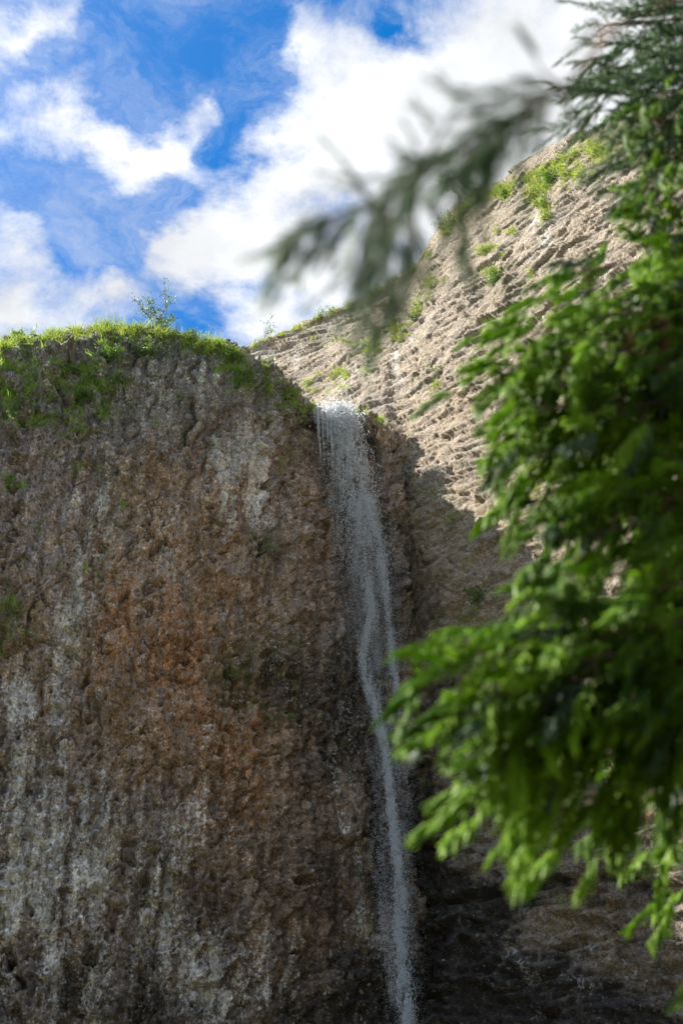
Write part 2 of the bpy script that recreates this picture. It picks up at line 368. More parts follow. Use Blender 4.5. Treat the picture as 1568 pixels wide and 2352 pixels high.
def build_cliff(low, high, zk, sil, R, Rb, scols, zdense, ztop_rows, zcap_rows, gexp, over, backfall=.012):
    """low/high: plan curves with matching point counts; the face runs from low to high, rounds over the rim and runs back"""
    QL, sL = polyline(low); QH, sH = polyline(high)
    uL = sL / sL[-1]
    cols = scols(QL, sL)                     # indices in parameter 0..1
    par = np.linspace(0, 1, len(QL))
    def at(Q, c): return np.stack([np.interp(c, par, Q[:, 0]), np.interp(c, par, Q[:, 1])], -1)
    PL, PH = at(QL, cols), at(QH, cols)
    arc = np.interp(cols, par, (sL + sH) / 2)
    T = np.gradient(PH, axis=0); T /= np.linalg.norm(T, axis=1, keepdims=True)
    # smooth the rim normals
    k = 25; ker = np.ones(k) / k
    T = np.stack([np.convolve(np.pad(T[:, i], k // 2, mode='edge'), ker, 'valid') for i in range(2)], -1); T /= np.linalg.norm(T, axis=1, keepdims=True)
    BK = np.stack([-T[:, 1], T[:, 0]], -1)   # points back into the rock
    Rv = R(PH[:, 0], cols); Rh = Rb(PH[:, 0], cols)
    H = np.full(len(cols), 62.0)
    phi = np.linspace(0, np.pi / 2, 24)
    for it in range(40):
        px = []; 
        pos = PH[None] + BK[None] * (Rh[None] * (1 - np.cos(phi))[:, None])[..., None]
        zz = (H - Rv)[None] + Rv[None] * np.sin(phi)[:, None]
        x, y, d = proj(np.concatenate([pos, zz[..., None]], -1))
        j = np.argmin(y, axis=0); ii = np.arange(len(cols))
        xx, yy, dd = x[j, ii], y[j, ii], d[j, ii]
        tgt = interp(sil, xx)
        H = np.clip(H + (yy - tgt) / FPX * dd * .9, 20, 170)
    k = 15; H = np.convolve(np.pad(H, k // 2, mode='edge'), np.ones(k) / k, 'valid')
    zl = zdense
    rows = []
    zr = H - Rv
    zlow = np.array([-3., 0., 3.5, 7., 10., 12.5]); zlow = zlow[zlow < zl - 1]
    fr = np.linspace(0, 1, ztop_rows)
    Z = np.concatenate([np.repeat(zlow[:, None], len(cols), 1), zl + (zr - zl)[None] * fr[:, None]])
    zk_ = zk(PH[:, 0], cols)
    g = np.clip((Z - zk_[None]) / np.maximum(zr - zk_, 1)[None], 0, 1) ** gexp
    P = PL[None] * (1 - g[..., None]) + PH[None] * g[..., None]
    P = P - BK[None] * over(Z, cols)[..., None]
    G1 = np.concatenate([P, Z[..., None]], -1)
    # round-over
    ph = np.linspace(0, np.pi / 2, zcap_rows + 1)[1:]
    pos = PH[None] + BK[None] * (Rh[None] * (1 - np.cos(ph))[:, None])[..., None] - BK[None] * over(Z[-1:], cols)[..., None]
    zz = zr[None] + Rv[None] * np.sin(ph)[:, None]
    G2 = np.concatenate([pos, zz[..., None]], -1)
    # flat run back, then down
    bk = [2., 5., 10., 16., 22.]
    G3 = np.stack([np.concatenate([pos[-1] + BK * d, (H - backfall * d * d)[:, None]], -1) for d in bk])
    G4 = np.stack([np.concatenate([pos[-1] + BK * (22 + q), (H * f - 3 * (1 - f))[:, None]], -1) for q, f in ((28 - 22, .75), (34 - 22, .4), (38 - 22, 0.))])
    G = np.concatenate([G1, G2, G3, G4])
    return G, arc, cols, H

def dense_cols(x0, x1, n, key):
    """parameter samples: dense where plan key lies in [x0, x1], coarse beyond"""
    def f(Q, s):
        par = np.linspace(0, 1, len(Q)); k = key(Q, s)
        a = np.interp(x0, k, par); b_ = np.interp(x1, k, par)
        A_ = np.linspace(0, a, 28, endpoint=False) if a > 0.01 else np.array([])
        # equal arc steps within
        sa, sb = np.interp(a, par, s), np.interp(b_, par, s)
        M_ = np.interp(np.linspace(sa, sb, n), s, par)
        B_ = np.linspace(b_, 1, 29)[1:] if b_ < .99 else np.array([])
        return np.concatenate([A_, M_, B_])
    return f

# ---- left buttress with the lip of the fall
A_low = [(-75, 40), (-48, 50), (-32, 55), (-20, 57), (-12, 58), (-6, 59.2), (-3.2, 61.0), (-1.6, 62.8), (-.2, 63.8), (1.4, 64.4), (3.2, 65.0), (6, 67)]
A_high = [(-75, 42), (-48, 51), (-32, 55), (-20, 56), (-12, 56.8), (-6.5, 57.6), (-3.9, 59.2), (-2.5, 61.7), (-1.35, 64.6), (0.6, 65.4), (2.6, 65.2), (6, 67)]
SIL_A = [(-900, 900), (-300, 890), (0, 818), (40, 803), (110, 786), (160, 768), (230, 753), (340, 750), (420, 768), (480, 787), (540, 808), (580, 838), (640, 872), (700, 915),
         (722, 930), (745, 936), (800, 938), (830, 950), (868, 962), (905, 990), (1000, 1040)]
def AR(x, c): return interp([(-75, 9), (-12, 9), (-6, 7), (-3.9, 4), (-2.5, 1.5), (-1.4, .7), (3, .6), (6, .6)], x)
def ARb(x, c): return interp([(-75, 12), (-12, 11), (-6, 8), (-3.9, 5), (-2.5, 2.5), (-1.4, 1.4), (3, 1.2), (6, 1.2)], x)
def over_A(Z, c): return .8 * np.sin(np.clip(Z, 0, 60) / 17.) * 1.0 + 0 * c[None]
GA, arcA, colsA, HA = build_cliff(A_low, A_high, lambda x, c: np.full(len(c), 24.), SIL_A, AR, ARb,
    dense_cols(-24.5, 4.6, 465, lambda Q, s: Q[:, 0]), 17.0, 600, 110, 1.0, over_A, backfall=.045)
PA = GA.copy(); NA_ = grid_normals(GA)
# make sure normals face the viewer side
if NA_[300, 200, 1] > 0: NA_ = -NA_
sA = np.broadcast_to(arcA[None], GA.shape[:2]); zA = GA[..., 2]
bx, by, bd = proj(GA)
q = sA + .0
X_, Y_, Z_ = GA[..., 0], GA[..., 1], GA[..., 2]
d = .55 * fbm(X_ / 7., Z_ / 11., Y_ / 7., 2) + .34 * fbm(X_ / 2.2, Z_ / 4.2, Y_ / 2.2, 2)
rz = 1 - np.abs(pn(X_ / 1.5 + .35 * pn(X_, Z_, Y_), Z_ / 2.8, Y_ / 1.5)) * 2
d += .14 * rz
d += .32 * pn(X_ / 1.1, Z_ / 9., Y_ / 1.1) * sst(.0, .5, pn(X_ / 6., Z_ / 8., 71.) + .3)
blk = fbm(X_ / .75 + .3 * Z_, Z_ / .62, Y_ / .75, 2, .6); d += .21 * np.abs(blk) * 1.6
d += .15 * fbm(X_ / .34, Z_ / .36, Y_ / .34, 3, .62)
# vertical flutes in the middle of the face
d += .12 * pn(X_ / .9, Z_ / 7., Y_ / .9) * sst(55, 40, Z_)
jx = .35 * pn(X_ * 1.3, Z_ * 1.3, Y_ * 1.3)
f0_, e0_ = facets(X_ / 3.6 + jx * .8, Z_ / 6.5 + jx * .6, Y_ / 3.6, .8); d += .42 * f0_ - .35 * sst(.07, .0, e0_) * sst(-.2, .3, pn(X_ / 3., Z_ / 3., 33.))
f1_, e1_ = facets(X_ / 1.15 + jx, Z_ / 1.5 + jx, Y_ / 1.15, .8); d += .26 * f1_
f2_, e2_ = facets(X_ / .42 + jx, Z_ / .55 + jx * 1.5, Y_ / .42, .9); d += .15 * f2_ * sst(-.5, .3, pn(X_ / 3., Z_ / 3., 6.))
crk = sst(.12, .0, e1_) * sst(.05, .35, pn(X_ / 2.5, Z_ / 3.5, 40.)); d -= .28 * crk
# stepped chips
w_ = Z_ + .6 * pn(X_ / 2., Z_ / 2., Y_ / 2.) + .25 * X_
d += .22 * (((w_ / .8) % 1.0) - .5) * sst(-.1, .35, pn(X_ / 1.7, Z_ / 1.1, Y_))
lipm = sst(60, 10, np.abs(bx - 775)) * sst(40, 8, np.abs(by - 938))
cap = np.zeros(GA.shape[:2]); cap[-8:] = 1
d *= (1 - .75 * lipm) * (1 - cap) * (1 - .6 * sst(815, 765, by) * sst(600, 500, bx))
# recess under the lip and the dark cleft between buttress and fall
d -= .9 * np.exp(-((bx - 690 + (by - 1000) * .25) / 26) ** 2) * sst(930, 1000, by) * sst(1250, 1120, by)
d -= .7 * np.exp(-((bx - (870 + (by - 1000) * .10)) / 14) ** 2) * sst(975, 1040, by)
# shelves below the lip
# pits and hollows
NR, NC = GA.shape[:2]
pr = np.random.default_rng(21)
def pit(d, x, y, rx, ry, dep):
    m = ((bx - x) / rx) ** 2 + ((by - y) / ry) ** 2
    jj = m < 3.5
    ang = .35 * pn(bx[jj] / rx * .9, by[jj] / rx * .9, x)
    d[jj] -= dep * np.clip(1.15 - m[jj] * (1 + ang * 2), 0, .8) ** .8
for (x, y, rx, ry, dp) in [(333, 2030, 13, 30, 1.2), (210, 2205, 13, 18, 1.0), (195, 1968, 22, 18, .6), (205, 2215, 18, 12, .8), (28, 2215, 13, 16, 1.), (335, 2075, 18, 12, .8), (165, 1820, 14, 10, .6),
                           (420, 1517, 16, 8, .7), (88, 1785, 9, 9, .5), (135, 1782, 14, 7, .5), (62, 1840, 7, 30, .6), (95, 1590, 5, 40, .5), (140, 1630, 8, 10, .5), (670, 2030, 18, 10, .8), (625, 1975, 12, 8, .5),
                           (430, 1660, 9, 8, .5), (465, 1655, 10, 8, .5), (880, 2150, 16, 9, .7), (590, 2260, 8, 8, .5), (460, 2125, 7, 8, .5), (640, 2260, 6, 6, .4), (690, 1990, 9, 8, .5), (605, 2010, 8, 6, .4)]:
    pit(d, x, y, rx, ry, dp)
for i in range(1100):
    x = pr.uniform(-40, 900); y = 1350 + 1000 * pr.random() ** .7
    r = 1.6 + 5.5 * pr.random() ** 4
    if x > 500 and pr.random() < .5: continue
    pit(d, x, y, r, r * pr.uniform(.8, 2.0), .18 + .035 * r)
GA2 = GA + NA_ * d[..., None]
# masks
wx = bx + 26 * fbm(bx / 90., by / 90., 2., 3); wy = by + 30 * fbm(bx / 90., by / 90., 9., 3)
st = fbm(sA / .9, zA / 6., 5., 3, .6)
st2 = fbm(sA / .35, zA / 2.2, 8., 3, .6)
lich = blobs(wx, wy, [(205, 1190, 48, 95, .9), (180, 1330, 35, 150, .6), (150, 1500, 28, 130, .6), (110, 1640, 60, 110, .6), (30, 1620, 45, 90, .9), (60, 1780, 110, 120, .55), (570, 1030, 60, 60, .75), (510, 1120, 45, 110, .65), (600, 1180, 25, 80, .6),
                        (590, 1100, 50, 50, .5), (230, 1970, 190, 170, .55), (60, 2060, 130, 150, .7), (470, 1880, 60, 120, .4), (430, 2180, 150, 110, .5), (640, 2210, 60, 80, .5), (880, 2180, 60, 80, .25), (500, 2260, 45, 120, .5), (120, 2290, 120, 100, .45),
                        (330, 920, 120, 60, .25), (480, 860, 60, 40, .4), (100, 860, 80, 50, .3), (830, 2110, 30, 40, .3), (660, 870, 40, 20, .5), (690, 900, 30, 20, .4), (250, 1100, 60, 60, .3), (380, 1250, 100, 130, .25), (800, 1780, 40, 200, .12)])
lich = np.clip(lich * .85 * (1. + 1.5 * st) * (1 + .8 * st2) + .14 + .2 * st + .1 * st2, 0, 1)
rust = blobs(wx, wy, [(420, 1420, 200, 220, .6), (330, 1520, 160, 160, .55), (480, 1620, 120, 120, .6), (560, 1760, 130, 130, .9), (500, 1900, 80, 120, .8), (260, 1480, 60, 80, .7), (640, 1830, 120, 60, .7), (180, 1560, 40, 80, .5),
                        (320, 1740, 90, 80, .5), (600, 2080, 120, 90, .5), (560, 2200, 150, 80, .4), (80, 1600, 20, 80, .8), (720, 1280, 60, 180, .35), (450, 1200, 160, 120, .3), (860, 1900, 60, 60, .3), (170, 1850, 30, 60, .6)])
rust = np.clip(rust * (.7 + 1.0 * st) + .12 * st2, 0, 1)
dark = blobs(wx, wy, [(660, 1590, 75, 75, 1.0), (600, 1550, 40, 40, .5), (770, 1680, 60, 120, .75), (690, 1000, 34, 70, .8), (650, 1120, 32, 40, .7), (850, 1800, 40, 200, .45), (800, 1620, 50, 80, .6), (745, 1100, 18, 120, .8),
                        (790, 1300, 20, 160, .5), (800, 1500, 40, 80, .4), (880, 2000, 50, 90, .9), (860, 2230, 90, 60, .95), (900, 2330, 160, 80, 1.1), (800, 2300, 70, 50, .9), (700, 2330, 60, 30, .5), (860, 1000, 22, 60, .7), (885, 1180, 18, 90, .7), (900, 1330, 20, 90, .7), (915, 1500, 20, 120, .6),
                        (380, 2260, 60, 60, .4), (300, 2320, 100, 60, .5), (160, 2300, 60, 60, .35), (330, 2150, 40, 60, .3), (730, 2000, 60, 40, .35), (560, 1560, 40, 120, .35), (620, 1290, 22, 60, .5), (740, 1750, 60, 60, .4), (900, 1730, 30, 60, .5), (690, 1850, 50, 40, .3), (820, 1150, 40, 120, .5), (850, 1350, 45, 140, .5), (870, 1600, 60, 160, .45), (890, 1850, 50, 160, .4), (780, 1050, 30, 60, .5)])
dark = np.clip(dark * (.8 + .8 * st2) + .25 * np.clip(st - .25, 0, 1) * sst(1100, 1500, by) + (.42 + .35 * fbm(bx / 110., by / 70., 60., 3)) * sst(1500, 2300, by), 0, 1)  # last term darkens the lower face in colour, standing in for dimmer light
mossA = blobs(wx, wy, [(600, 1250, 40, 60, .8), (530, 1570, 40, 90, .9), (620, 1480, 80, 60, .5), (660, 1600, 90, 110, .5), (40, 1420, 60, 60, .6), (30, 1800, 50, 200, .35), (100, 1740, 50, 80, .5), (680, 950, 60, 70, .8), (880, 2100, 60, 60, .4), (500, 2060, 40, 60, .3),
                         (200, 900, 250, 90, .5), (0, 950, 160, 60, .5), (450, 830, 220, 40, .4), (640, 880, 90, 50, .7), (0, 2140, 30, 60, .9), (250, 1170, 60, 60, .3), (700, 1900, 120, 120, .2), (520, 1000, 60, 60, .25), (520, 2330, 50, 60, .5)])
mossA = np.clip(mossA * (.8 + .7 * st2) + .05, 0, 1)
topm = sst(860, 790, by)      # soil and turf on the dome top
mossA = np.clip(mossA + .5 * topm, 0, 1)
cliffA = mk_mesh('cliff', GA2.reshape(-1, 3), grid_faces(NR, NC), M_A)
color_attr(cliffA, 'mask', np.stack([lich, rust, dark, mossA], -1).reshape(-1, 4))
greyA = np.clip(blobs(wx, wy, [(200, 850, 330, 120, 1.), (480, 870, 200, 110, 1.), (300, 960, 180, 90, .7), (60, 1000, 200, 120, .7), (60, 1200, 140, 160, .4), (600, 960, 120, 80, .4), (700, 1250, 120, 260, .35), (800, 1500, 80, 200, .5), (150, 2000, 260, 260, .5), (200, 2300, 300, 120, .5), (500, 2250, 120, 160, .4)]) * (.9 + .4 * st), 0, 1)
ga = cliffA.data.attributes.new('grey', 'FLOAT', 'POINT'); ga.data.foreach_set('value', greyA.ravel().astype(np.float32))
tag(cliffA, 'brown and grey pitted rock buttress with a grassy domed top beside the fall', kind='structure')

# ---- right wall and upper ridge
B_low = [(-45, 112), (-30, 100), (-18, 88), (-9, 79), (-3, 72.5), (0.5, 69), (2.9, 66.0), (4.6, 61.5), (6.6, 56.5), (8.9, 51), (11.4, 45.5), (14.5, 40), (20, 31), (28, 20)]
B_high = [(-62, 135), (-45, 118), (-30, 102), (-16, 92), (-6, 87), (0, 84.5), (5, 80), (8.2, 74), (10.8, 67), (13.4, 60), (16, 53.5), (19.5, 46), (26, 35), (36, 22)]
SIL_B = [(-900, 1000), (300, 900), (500, 845), (560, 810), (590, 792), (620, 780), (700, 745), (784, 706), (870, 660), (969, 597), (1020, 530), (1084, 458), (1140, 428), (1199, 408), (1300, 358), (1404, 303), (1568, 225), (1800, 140), (2600, 60)]
def BR(x, c): return interp([(-60, 4), (-6, 3), (8, 3.5), (36, 5)], x)
def BRb(x, c): return interp([(-60, 6), (-6, 4), (8, 4), (36, 6)], x)
def zkB(x, c): return interp([(-60, 40), (-6, 52), (0, 56), (5, 54), (8.2, 46), (10.8, 38), (16, 32), (36, 28)], x)
GB, arcB, colsB, HB = build_cliff(B_low, B_high, zkB, SIL_B, BR, BRb,
    dense_cols(4, 8, 0, None) if False else dense_cols(31.0, 93.0, 570, lambda Q, s: s), 14.0, 560, 60, 1.25, lambda Z, c: .5 * np.sin(Z / 9.) + 0 * c[None])
NB_ = grid_normals(GB)
if NB_[300, 400, 1] > 0: NB_ = -NB_
sB = np.broadcast_to(arcB[None], GB.shape[:2]); zB = GB[..., 2]
bx, by, bd = proj(GB)
dip = zB + .26 * (sB - 60) + .3 * fbm(sB / 7., zB / 7., 2., 2)
d = .8 * fbm(sB / 10., zB / 8., 0., 2) + .18 * fbm(sB / 4.4, dip / 1.6, 4., 2)
l1 = (dip / 1.35 + .4 * pn(sB / 5., zB / 3., 7.)) % 1.0
d += .13 * (l1 ** 1.6 - .4) * sst(-.1, .4, pn(sB / 3.1, zB / 1.8, 12.))
l2 = (dip / .45 + .6 * pn(sB / 4.5, zB / 1.5, 3.)) % 1.0
d += .08 * (l2 ** 1.5 - .4) * sst(-.25, .2, pn(sB / 2.4, dip / .5, 1.))
ch = fbm(sB / 1.9, dip / .30, 6., 3, .6); d += .07 * ch
jx = .3 * pn(sB / 2., dip / 1., 3.)
f1_, e1_ = facets(sB / 4.2 + jx, dip / .55 + jx * .6, 0 * sB + .3, .8); d += .17 * f1_
f2_, e2_ = facets(sB / 1.7 + jx, dip / .22 + jx * .6, 0 * sB + 7.3, .9); d += .13 * f2_ * (.45 + .9 * sst(-.3, .4, pn(sB / 3.5, zB / 3.5, 77.)))
rg = 1 - 2 * np.abs(pn(sB / 2.6 + .5 * pn(sB, zB, 1.), dip / .8, 55.)); d += .16 * rg * sst(-.2, .4, pn(sB / 6., zB / 4., 58.))
crk = sst(.10, .0, e1_) * sst(.0, .3, pn(sB / 4., dip / 2., 40.)); d -= .25 * crk
d += .06 * fbm(sB / .6, dip / .15, 16., 2, .6)
cap = np.zeros(GB.shape[:2]); cap[-8:] = 1
d *= (1 - cap)
# deeper cracks
d -= .35 * np.clip(.06 - np.abs(pn(sB / 4.5, dip / 1.6, 21.)), 0, 1) / .06 * sst(.0, .3, pn(sB / 8., zB / 6., 31.))
d -= .55 * sst(1.0, .0, np.abs((by - (2075 - (bx - 1000) * .16)) / 16.)) * sst(960, 1060, bx) * sst(1500, 1350, bx)
d -= .35 * sst(1.0, .0, np.abs((by - (2240 - (bx - 1000) * .12)) / 14.)) * sst(930, 1000, bx) * sst(1200, 1050, bx)
lowm = sst(42, 30, zB)
d += lowm * (.14 * f1_ + .12 * f2_ + .09 * fbm(sB / .45, dip / .3, 91., 3, .6))
d *= .82
GB2 = GB + NB_ * d[..., None]
wx = bx + 22 * fbm(bx / 80., by / 80., 12., 3); wy = by + 22 * fbm(bx / 80., by / 80., 19., 3)
st = fbm(sB / 1.3, dip / .6, 5., 3, .6); stv = fbm(sB / .5, zB / 4., 25., 3, .6)
lich = blobs(wx, wy, [(915, 840, 12, 60, .95), (800, 900, 40, 40, .8), (860, 860, 45, 30, .6), (600, 810, 30, 25, 1.0), (680, 790, 16, 60, .8), (1250, 540, 26, 60, .95), (1230, 500, 20, 40, .7), (950, 770, 25, 30, .4), (630, 850, 25, 20, .6), (840, 960, 50, 30, .4),
                        (1180, 2190, 30, 16, .8), (1060, 1690, 40, 10, .5), (1100, 1790, 30, 10, .5), (1240, 2240, 30, 20, .7), (1170, 2270, 14, 10, .9), (1350, 2260, 30, 20, .5), (1250, 2100, 40, 20, .5), (1360, 2180, 60, 30, .4), (1450, 2250, 40, 40, .5), (1250, 2320, 20, 16, .7), (1130, 2230, 30, 12, .5),
                        (1100, 1100, 120, 60, .2), (900, 1950, 20, 20, .4), (1010, 1150, 50, 20, .3), (760, 760, 60, 30, .3), (1020, 1640, 60, 10, .4), (1330, 1920, 50, 14, .5)])
lich = np.clip(lich * (.75 + .8 * stv) + .05 + .1 * st, 0, 1)
rust = blobs(wx, wy, [(1150, 1300, 160, 160, .5), (1080, 1430, 200, 80, .5), (1000, 1250, 120, 150, .35), (1060, 960, 100, 90, .35), (1300, 1960, 120, 60, .4), (1250, 2060, 160, 60, .9), (1350, 2120, 180, 90, .8), (1450, 2250, 140, 90, .6), (960, 1850, 60, 80, .4), (980, 1760, 80, 60, .4), (1150, 1150, 80, 80, .4), (1040, 860, 90, 90, .2)])
rust = np.clip(rust * (.8 + .7 * st), 0, 1)
warm = rust
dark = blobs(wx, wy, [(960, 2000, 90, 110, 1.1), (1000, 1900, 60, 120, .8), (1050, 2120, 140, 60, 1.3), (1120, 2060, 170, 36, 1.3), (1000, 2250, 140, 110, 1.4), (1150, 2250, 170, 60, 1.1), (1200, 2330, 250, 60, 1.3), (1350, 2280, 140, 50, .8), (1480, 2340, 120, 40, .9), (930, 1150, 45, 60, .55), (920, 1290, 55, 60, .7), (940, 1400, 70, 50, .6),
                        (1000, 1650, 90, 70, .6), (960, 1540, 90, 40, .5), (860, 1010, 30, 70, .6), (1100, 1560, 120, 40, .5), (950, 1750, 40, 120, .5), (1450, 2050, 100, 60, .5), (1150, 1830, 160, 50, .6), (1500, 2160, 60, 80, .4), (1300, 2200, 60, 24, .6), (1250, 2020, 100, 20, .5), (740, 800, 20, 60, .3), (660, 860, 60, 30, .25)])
dark = np.clip(dark * (.9 + .7 * st) + .22 * sst(1350, 2000, by) + .30 * sst(.1, .5, st) * sst(1000, 1300, by), 0, 1)  # lower wall also darkened in the colour for the dim base
mossB = blobs(wx, wy, [(1180, 1120, 120, 70, .75), (1120, 1000, 90, 60, .3), (1090, 1540, 100, 60, .6), (1150, 650, 60, 40, .6), (1100, 880, 60, 50, .4), (950, 2000, 50, 120, .5), (1000, 880, 40, 30, .5), (1200, 460, 100, 40, .3), (860, 780, 90, 40, .5), (1000, 1600, 120, 60, .3), (1280, 700, 120, 80, .3), (850, 930, 30, 20, .5), (960, 560, 30, 40, .3)])
mossB = np.clip(mossB * (.7 + .9 * st), 0, 1)
NRB, NCB = GB.shape[:2]
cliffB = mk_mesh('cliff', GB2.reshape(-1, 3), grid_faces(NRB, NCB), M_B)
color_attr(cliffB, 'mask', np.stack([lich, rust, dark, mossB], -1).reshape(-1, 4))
tag(cliffB, 'tan layered rock wall rising to a grassy ridge behind the fall', kind='structure')

# ------------------------------------------------------------------ where does a sight line meet the rock
CELL = 3.0
class Hits:
    def __init__(s, grids):
        s.w = int(2000 / CELL); s.h = int(2600 / CELL)
        s.id = -np.ones((s.h, s.w), np.int64); s.P = []; s.Nn = []; s.src = []
        allP = np.concatenate([g.reshape(-1, 3) for g in grids]); allN = np.concatenate([n_.reshape(-1, 3) for n_ in [grid_normals(g) for g in grids]])
        s.src = np.concatenate([np.full(g.shape[0] * g.shape[1], i) for i, g in enumerate(grids)])
        x, y, dz = proj(allP); cx = ((x + 200) / CELL).astype(int); cy = ((y + 100) / CELL).astype(int)
        ok = (cx >= 0) & (cx < s.w) & (cy >= 0) & (cy < s.h) & (dz > 5)
        ids = np.nonzero(ok)[0]; o = ids[np.argsort(-dz[ids])]
        s.id[cy[o], cx[o]] = o
        # face the viewer
        tow = CAM - allP; sg = np.sign(np.sum(allN * tow, -1)); allN = allN * sg[:, None]
        s.P = allP; s.Nn = allN
    def at(s, x, y):
        cx = int((x + 200) / CELL); cy = int((y + 100) / CELL)
        for r in range(0, 5):
            sub = s.id[max(cy - r, 0):cy + r + 1, max(cx - r, 0):cx + r + 1]
            v = sub[sub >= 0]
            if len(v):
                P = s.P[v]; xx, yy, dz = proj(P); k = v[np.argmin((xx - x) ** 2 + (yy - y) ** 2)]
                return s.P[k], s.Nn[k], s.src[k]
        return None
HIT = Hits([GA2, GB2])

# ------------------------------------------------------------------ grass
def sample_rock(lst, n, seed, src=None, jit=True):
    r = np.random.default_rng(seed); out = []
    tot = sum(b_[4] * b_[2] * b_[3] for b_ in lst)
    for (x, y, rx, ry, a) in lst:
        k = int(n * a * rx * ry / tot) + 1
        for _ in range(k):
            px = x + r.normal() * rx * .5; py = y + r.normal() * ry * .5
            if pn(np.array([px / 38.]), np.array([py / 22.]), 4.)[0] < -.02: continue
            h = HIT.at(px, py)
            if h is None or (src is not None and h[2] != src): continue
            out.append(h)
    return out
def line_rock(pts, n, seed, spread, src=None):
    r = np.random.default_rng(seed); out = []; P = np.array(pts, float)
    seg = np.concatenate([[0], np.cumsum(np.linalg.norm(np.diff(P, axis=0), axis=1))])
    for _ in range(n):
        u = r.random() * seg[-1]; x = np.interp(u, seg, P[:, 0]); y = np.interp(u, seg, P[:, 1]) + abs(r.normal()) * spread
        if pn(np.array([x / 17.]), np.array([y / 13.]), seed + .5)[0] < -.04: continue
        h = HIT.at(x, y)
        if h is None or (src is not None and h[2] != src): continue
        out.append(h)
    return out
def blades(name, hits, length, nb, mat, label, seed, droop=.5, width=.03, kind='stuff', splay=.55):
    r = np.random.default_rng(seed)
    P = np.array([h[0] for h in hits]); Nn = np.array([h[1] for h in hits]); n = len(P)
    P = np.repeat(P, nb, 0) + r.normal(size=(n * nb, 3)) * .10; Nn = np.repeat(Nn, nb, 0)
    scale = np.repeat(r.choice([.45, .7, .9, 1.2, 1.7], n, p=[.2, .3, .25, .17, .08]), nb)
    k = len(P); Ln = length * scale * r.uniform(.5, 1.25, k)
    D = np.array([0, 0, 1.]) * 1.0 + Nn * .55 + r.normal(size=(k, 3)) * splay; D /= np.linalg.norm(D, axis=1)[:, None]
    side = np.cross(D, r.normal(size=(k, 3))); side /= np.linalg.norm(side, axis=1)[:, None]
    w = (width * r.uniform(.6, 1.3, k))[:, None]
    base = P - Nn * .08
    outw = Nn * .6 + np.array([0, 0, -1.]); outw /= np.linalg.norm(outw, axis=1)[:, None]
    mid = base + D * (Ln * .55)[:, None] + outw * (Ln * droop * .12)[:, None]
    tip = base + D * (Ln * .85)[:, None] + outw * (Ln * droop * .6)[:, None]
    V = np.stack([base - side * w * .5, base + side * w * .5, mid + side * w * .4, mid - side * w * .4, tip], 1).reshape(-1, 3)
    i = np.arange(k)[:, None] * 5
    quads = (i + np.array([0, 1, 2, 3])); tris = (i + np.array([3, 2, 4]))
    F = np.concatenate([quads.ravel(), tris.ravel()]); fs = np.concatenate([np.full(k, 4), np.full(k, 3)])
    o = mk_mesh(name, V, F, mat, smooth=False, face_sizes=fs)
    tag(o, label, kind=kind)
    return o
SA = [(p[0], p[1] + 4) for p in SIL_A]
rimA = line_rock([(-60, 792), (0, 800), (40, 782), (110, 778), (160, 762), (230, 752), (340, 752), (420, 770), (480, 790), (540, 812), (570, 828)], 620, 1, 9, 0)
rimA += line_rock([(200, 760), (340, 762), (440, 780), (540, 815)], 420, 2, 14, 0)
rimA += line_rock([(-60, 796), (0, 802), (60, 782), (150, 764)], 260, 31, 7, 0)
blades('rim_grass', rimA, .72, 11, M_GRASS, 'bright sunlit grass along the domed top of the buttress', 3, width=.035)
patch = [(15, 850, 50, 22, 1), (20, 905, 50, 22, 1), (90, 900, 60, 24, .9), (30, 940, 50, 18, .8), (250, 860, 30, 20, .8), (120, 960, 50, 16, .8), (215, 950, 26, 26, .8), (300, 790, 60, 10, .6), (500, 850, 30, 12, .4), (60, 830, 70, 26, 1), (130, 850, 90, 34, 1), (220, 880, 60, 60, 1.0), (185, 905, 30, 60, 1.), (20, 870, 50, 20, 1), (60, 965, 70, 22, .8), (150, 985, 60, 18, .7), (345, 818, 24, 18, 1), (420, 800, 60, 14, .8), (480, 800, 50, 14, 1), (540, 850, 40, 36, 1.1),
         (610, 885, 60, 30, 1.1), (560, 880, 50, 20, .6), (670, 910, 40, 26, 1.1), (255, 800, 30, 14, .6), (20, 1110, 40, 26, .6), (215, 1080, 50, 14, .4), (120, 1305, 40, 14, .5), (40, 1400, 50, 30, .5), (30, 1450, 50, 14, .5), (430, 985, 20, 20, .3), (90, 1210, 30, 14, .3),
         (280, 1180, 20, 26, .3), (240, 960, 20, 30, .5), (5, 1500, 20, 20, .4), (110, 780, 100, 18, .7), (30, 800, 60, 16, .5), (230, 1330, 14, 20, .2), (520, 900, 14, 12, .3), (700, 945, 22, 14, .9)]
patch += [(x_, y_, 7, 5, .5) for x_, y_ in zip(RNG.uniform(0, 700, 46), 860 + 560 * RNG.random(46) ** 1.4)]
blades('cliff_grass', sample_rock(patch, 2700, 5, 0), .58, 10, M_GRASSD, 'soft green grass tufts growing on the shaded upper face of the buttress', 6, width=.032)
